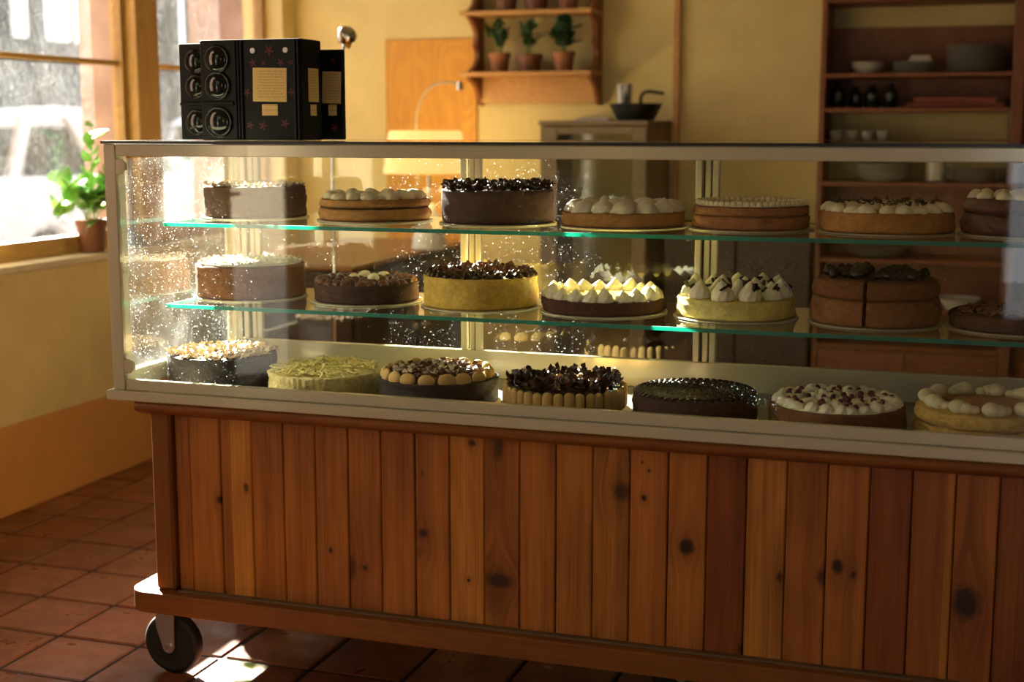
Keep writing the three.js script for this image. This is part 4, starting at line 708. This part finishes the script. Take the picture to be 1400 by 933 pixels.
// ------------------------------------------------------------------ open shelving with crockery
{
  const t = thing('shelf_unit', 'tall dark red wooden shelf unit stacked with crockery', 'shelf unit', [0, 0, 0]), K = M.cupWood, x0 = -0.640, x1 = 0.118, z0 = ZB + 0.004, z1 = -3.10;
  part('upright', cbox(x0 - 0.012, x0 + 0.010, 0.0005, 2.2, z0, z1, 0.002), K, t); part('upright', cbox(x1 - 0.025, x1 + 0.02, 0.0005, 2.2, z0, z1 + 0.01, 0.002), K, t);
  part('back_panel', pbox(x0 + 0.01, x1 - 0.025, 1.44, 1.765, z0, z0 + 0.008), M.cupWood, t); part('back_panel', pbox(x0 + 0.01, x1 - 0.025, 0.46, 1.13, z0, z0 + 0.008), M.cupWood, t);
  for (const y of [0.45, 0.605, 0.812, 1.128, 1.295, 1.428, 1.568, 1.868]) part('shelf_board', cbox(x0 + 0.01, x1 - 0.025, y - 0.018, y, z0 + 0.008, z1 - 0.004, 0.003, 'x', y), K, t);
  for (let k = 0; k < 2; k++) { const a = x0 + 0.012 + k * 0.362, d = part('door', cbox(a, a + 0.358, 0.06, 0.43, z1 - 0.02, z1, 0.004, 'y', k), M.cupWood, t); part('knob', uvm(new THREE.SphereGeometry(0.012, 12, 8)), M.steel, d, [a + (k ? 0.04 : 0.32), 0.3, z1 + 0.01]); }
  part('side_board', cbox(x1 + 0.02, x1 + 0.6, 0.0005, 2.2, z0, z1 - 0.05, 0.003), M.cupWood, t);
}
const ORD = ['lowest', 'second', 'third', 'fourth', 'fifth', 'sixth', 'seventh', 'eighth', 'ninth', 'tenth'];
function stack(name, label, x, y, n, rad, m, z = -3.235, pitch = 0.008, deep = 0.012) {
  const g = uvm(lathe([[0, 0], [rad * 0.6, 0], [rad * 0.62, 0.002], [rad, deep], [rad * 0.995, deep + 0.003], [rad * 0.6, 0.006], [0, 0.006]], 36));
  for (let i = 0; i < n; i++) { const o = solo(name, g, m, n === 1 ? label : i === n - 1 ? 'topmost ' + label : (i ? ORD[i] + ' from below, ' : 'lowest ') + label, name.replace('_', ' '), n > 1 ? label + 's' : undefined); o.position.set(x + (hash2(i, 7) - 0.5) * 0.004, y + i * pitch, z); }
}
const sy = (y) => y + 0.0005;
stack('bowl', 'pale bowl in the small stack on the top crockery board', -0.475, sy(1.568), 3, 0.070, M.china, -3.235, 0.009, 0.028);
stack('plate', 'grey plate in the middle stack on the top crockery board', -0.290, sy(1.568), 5, 0.085, M.chinaGrey);
stack('dinner_plate', 'wide plate in the tall stack on the top crockery board', -0.050, sy(1.568), 8, 0.118, M.chinaGrey, -3.235, 0.0132);
{ const c = thing('butter_dish', 'small pale dish on top of the middle plate stack', 'dish', [-0.265, sy(1.568) + 5 * 0.008 + 0.004, -3.235]); part('dish', rbox(-0.045, 0.045, 0, 0.016, -0.03, 0.03, 0.006), M.china, c); part('lid', rbox(-0.038, 0.038, 0.0165, 0.028, -0.024, 0.024, 0.005), M.china, c); }
for (const [x, h, q, l] of [[-0.590, 0.115, 0.03, 'tall dark bottle beside the shelf upright'], [-0.515, 0.09, 0.026, 'short dark bottle next to the tall dark bottle'], [-0.450, 0.10, 0.03, 'dark round shouldered bottle on the crockery shelf'], [-0.375, 0.105, 0.028, 'dark bottle next to the red tray']]) {
  const b = thing('bottle', l, 'bottle', [x, sy(1.428), -3.24], 0, 'dark bottles on the crockery shelf');
  part('body', uvm(lathe([[0, 0], [q, 0], [q, h * 0.55], [q * 0.9, h * 0.66], [q * 0.4, h * 0.78], [q * 0.36, h * 0.95], [0, h * 0.95]], 24)), mat(col(0.012, 0.020, 0.014), 0.2), b); part('cap', uvm(cyl(q * 0.44, q * 0.44, h * 0.07, 16)), M.black, b, [0, h * 0.98, 0]);
}
for (let k = 0; k < 2; k++) { const o = thing('clay_tray', ['lower of two long red clay trays', 'upper of two long red clay trays'][k], 'tray', [-0.115, sy(1.428) + k * 0.020, -3.235], 0); part('tray', rbox(-0.185 + k * 0.02, 0.185 - k * 0.03, 0, 0.0195, -0.09, 0.09, 0.008), mat(col(0.34, 0.09, 0.045), 0.6, { map: clayTex }), o); part('rim', rbox(-0.19 + k * 0.02, 0.19 - k * 0.03, 0.014, 0.0195, -0.095, 0.095, 0.0025), mat(col(0.30, 0.08, 0.04), 0.6), o); }
for (let k = 0; k < 4; k++) { const c = thing('cup', ['small grey cup nearest the red shelf upright', 'second small grey cup from the shelf upright', 'third small grey cup from the shelf upright', 'fourth small grey cup from the shelf upright'][k], 'cup', [-0.59 + k * 0.065, sy(1.295), -3.20], 0.4 * k, 'dark cups behind the case top'); part('cup', uvm(lathe([[0, 0], [0.02, 0], [0.028, 0.04], [0.026, 0.04], [0.019, 0.004], [0, 0.004]], 24)), M.chinaGrey, c); part('handle', uvm(new THREE.TorusGeometry(0.011, 0.003, 8, 16)), M.chinaGrey, c, [0.033, 0.021, 0]); }
stack('bowl', 'large grey bowl in the stack below the case top', -0.395, sy(1.128), 4, 0.120, M.chinaGrey, -3.235, 0.011, 0.040);
{ const c = thing('mug', 'pale mug between the grey bowls and the plates', 'mug', [-0.185, sy(1.128), -3.235]); part('mug', uvm(lathe([[0, 0], [0.034, 0], [0.038, 0.004], [0.040, 0.085], [0.037, 0.085], [0.035, 0.006], [0, 0.006]], 28)), M.china, c); part('handle', uvm(new THREE.TorusGeometry(0.022, 0.005, 8, 18)), M.china, c, [0.046, 0.045, 0]); }
stack('plate', 'grey plate in the stack beside the pale mug', -0.030, sy(1.128), 6, 0.095, M.chinaGrey, -3.235);
stack('plate', 'grey plate in the low stack on the board below the mug', -0.40, sy(0.812), 4, 0.12, M.chinaGrey, -3.235);
stack('bowl', 'pale bowl alone on the lowest crockery board', -0.07, sy(0.605), 1, 0.085, M.china, -3.2, 0.01, 0.045);

renderer.render(scene, camera);
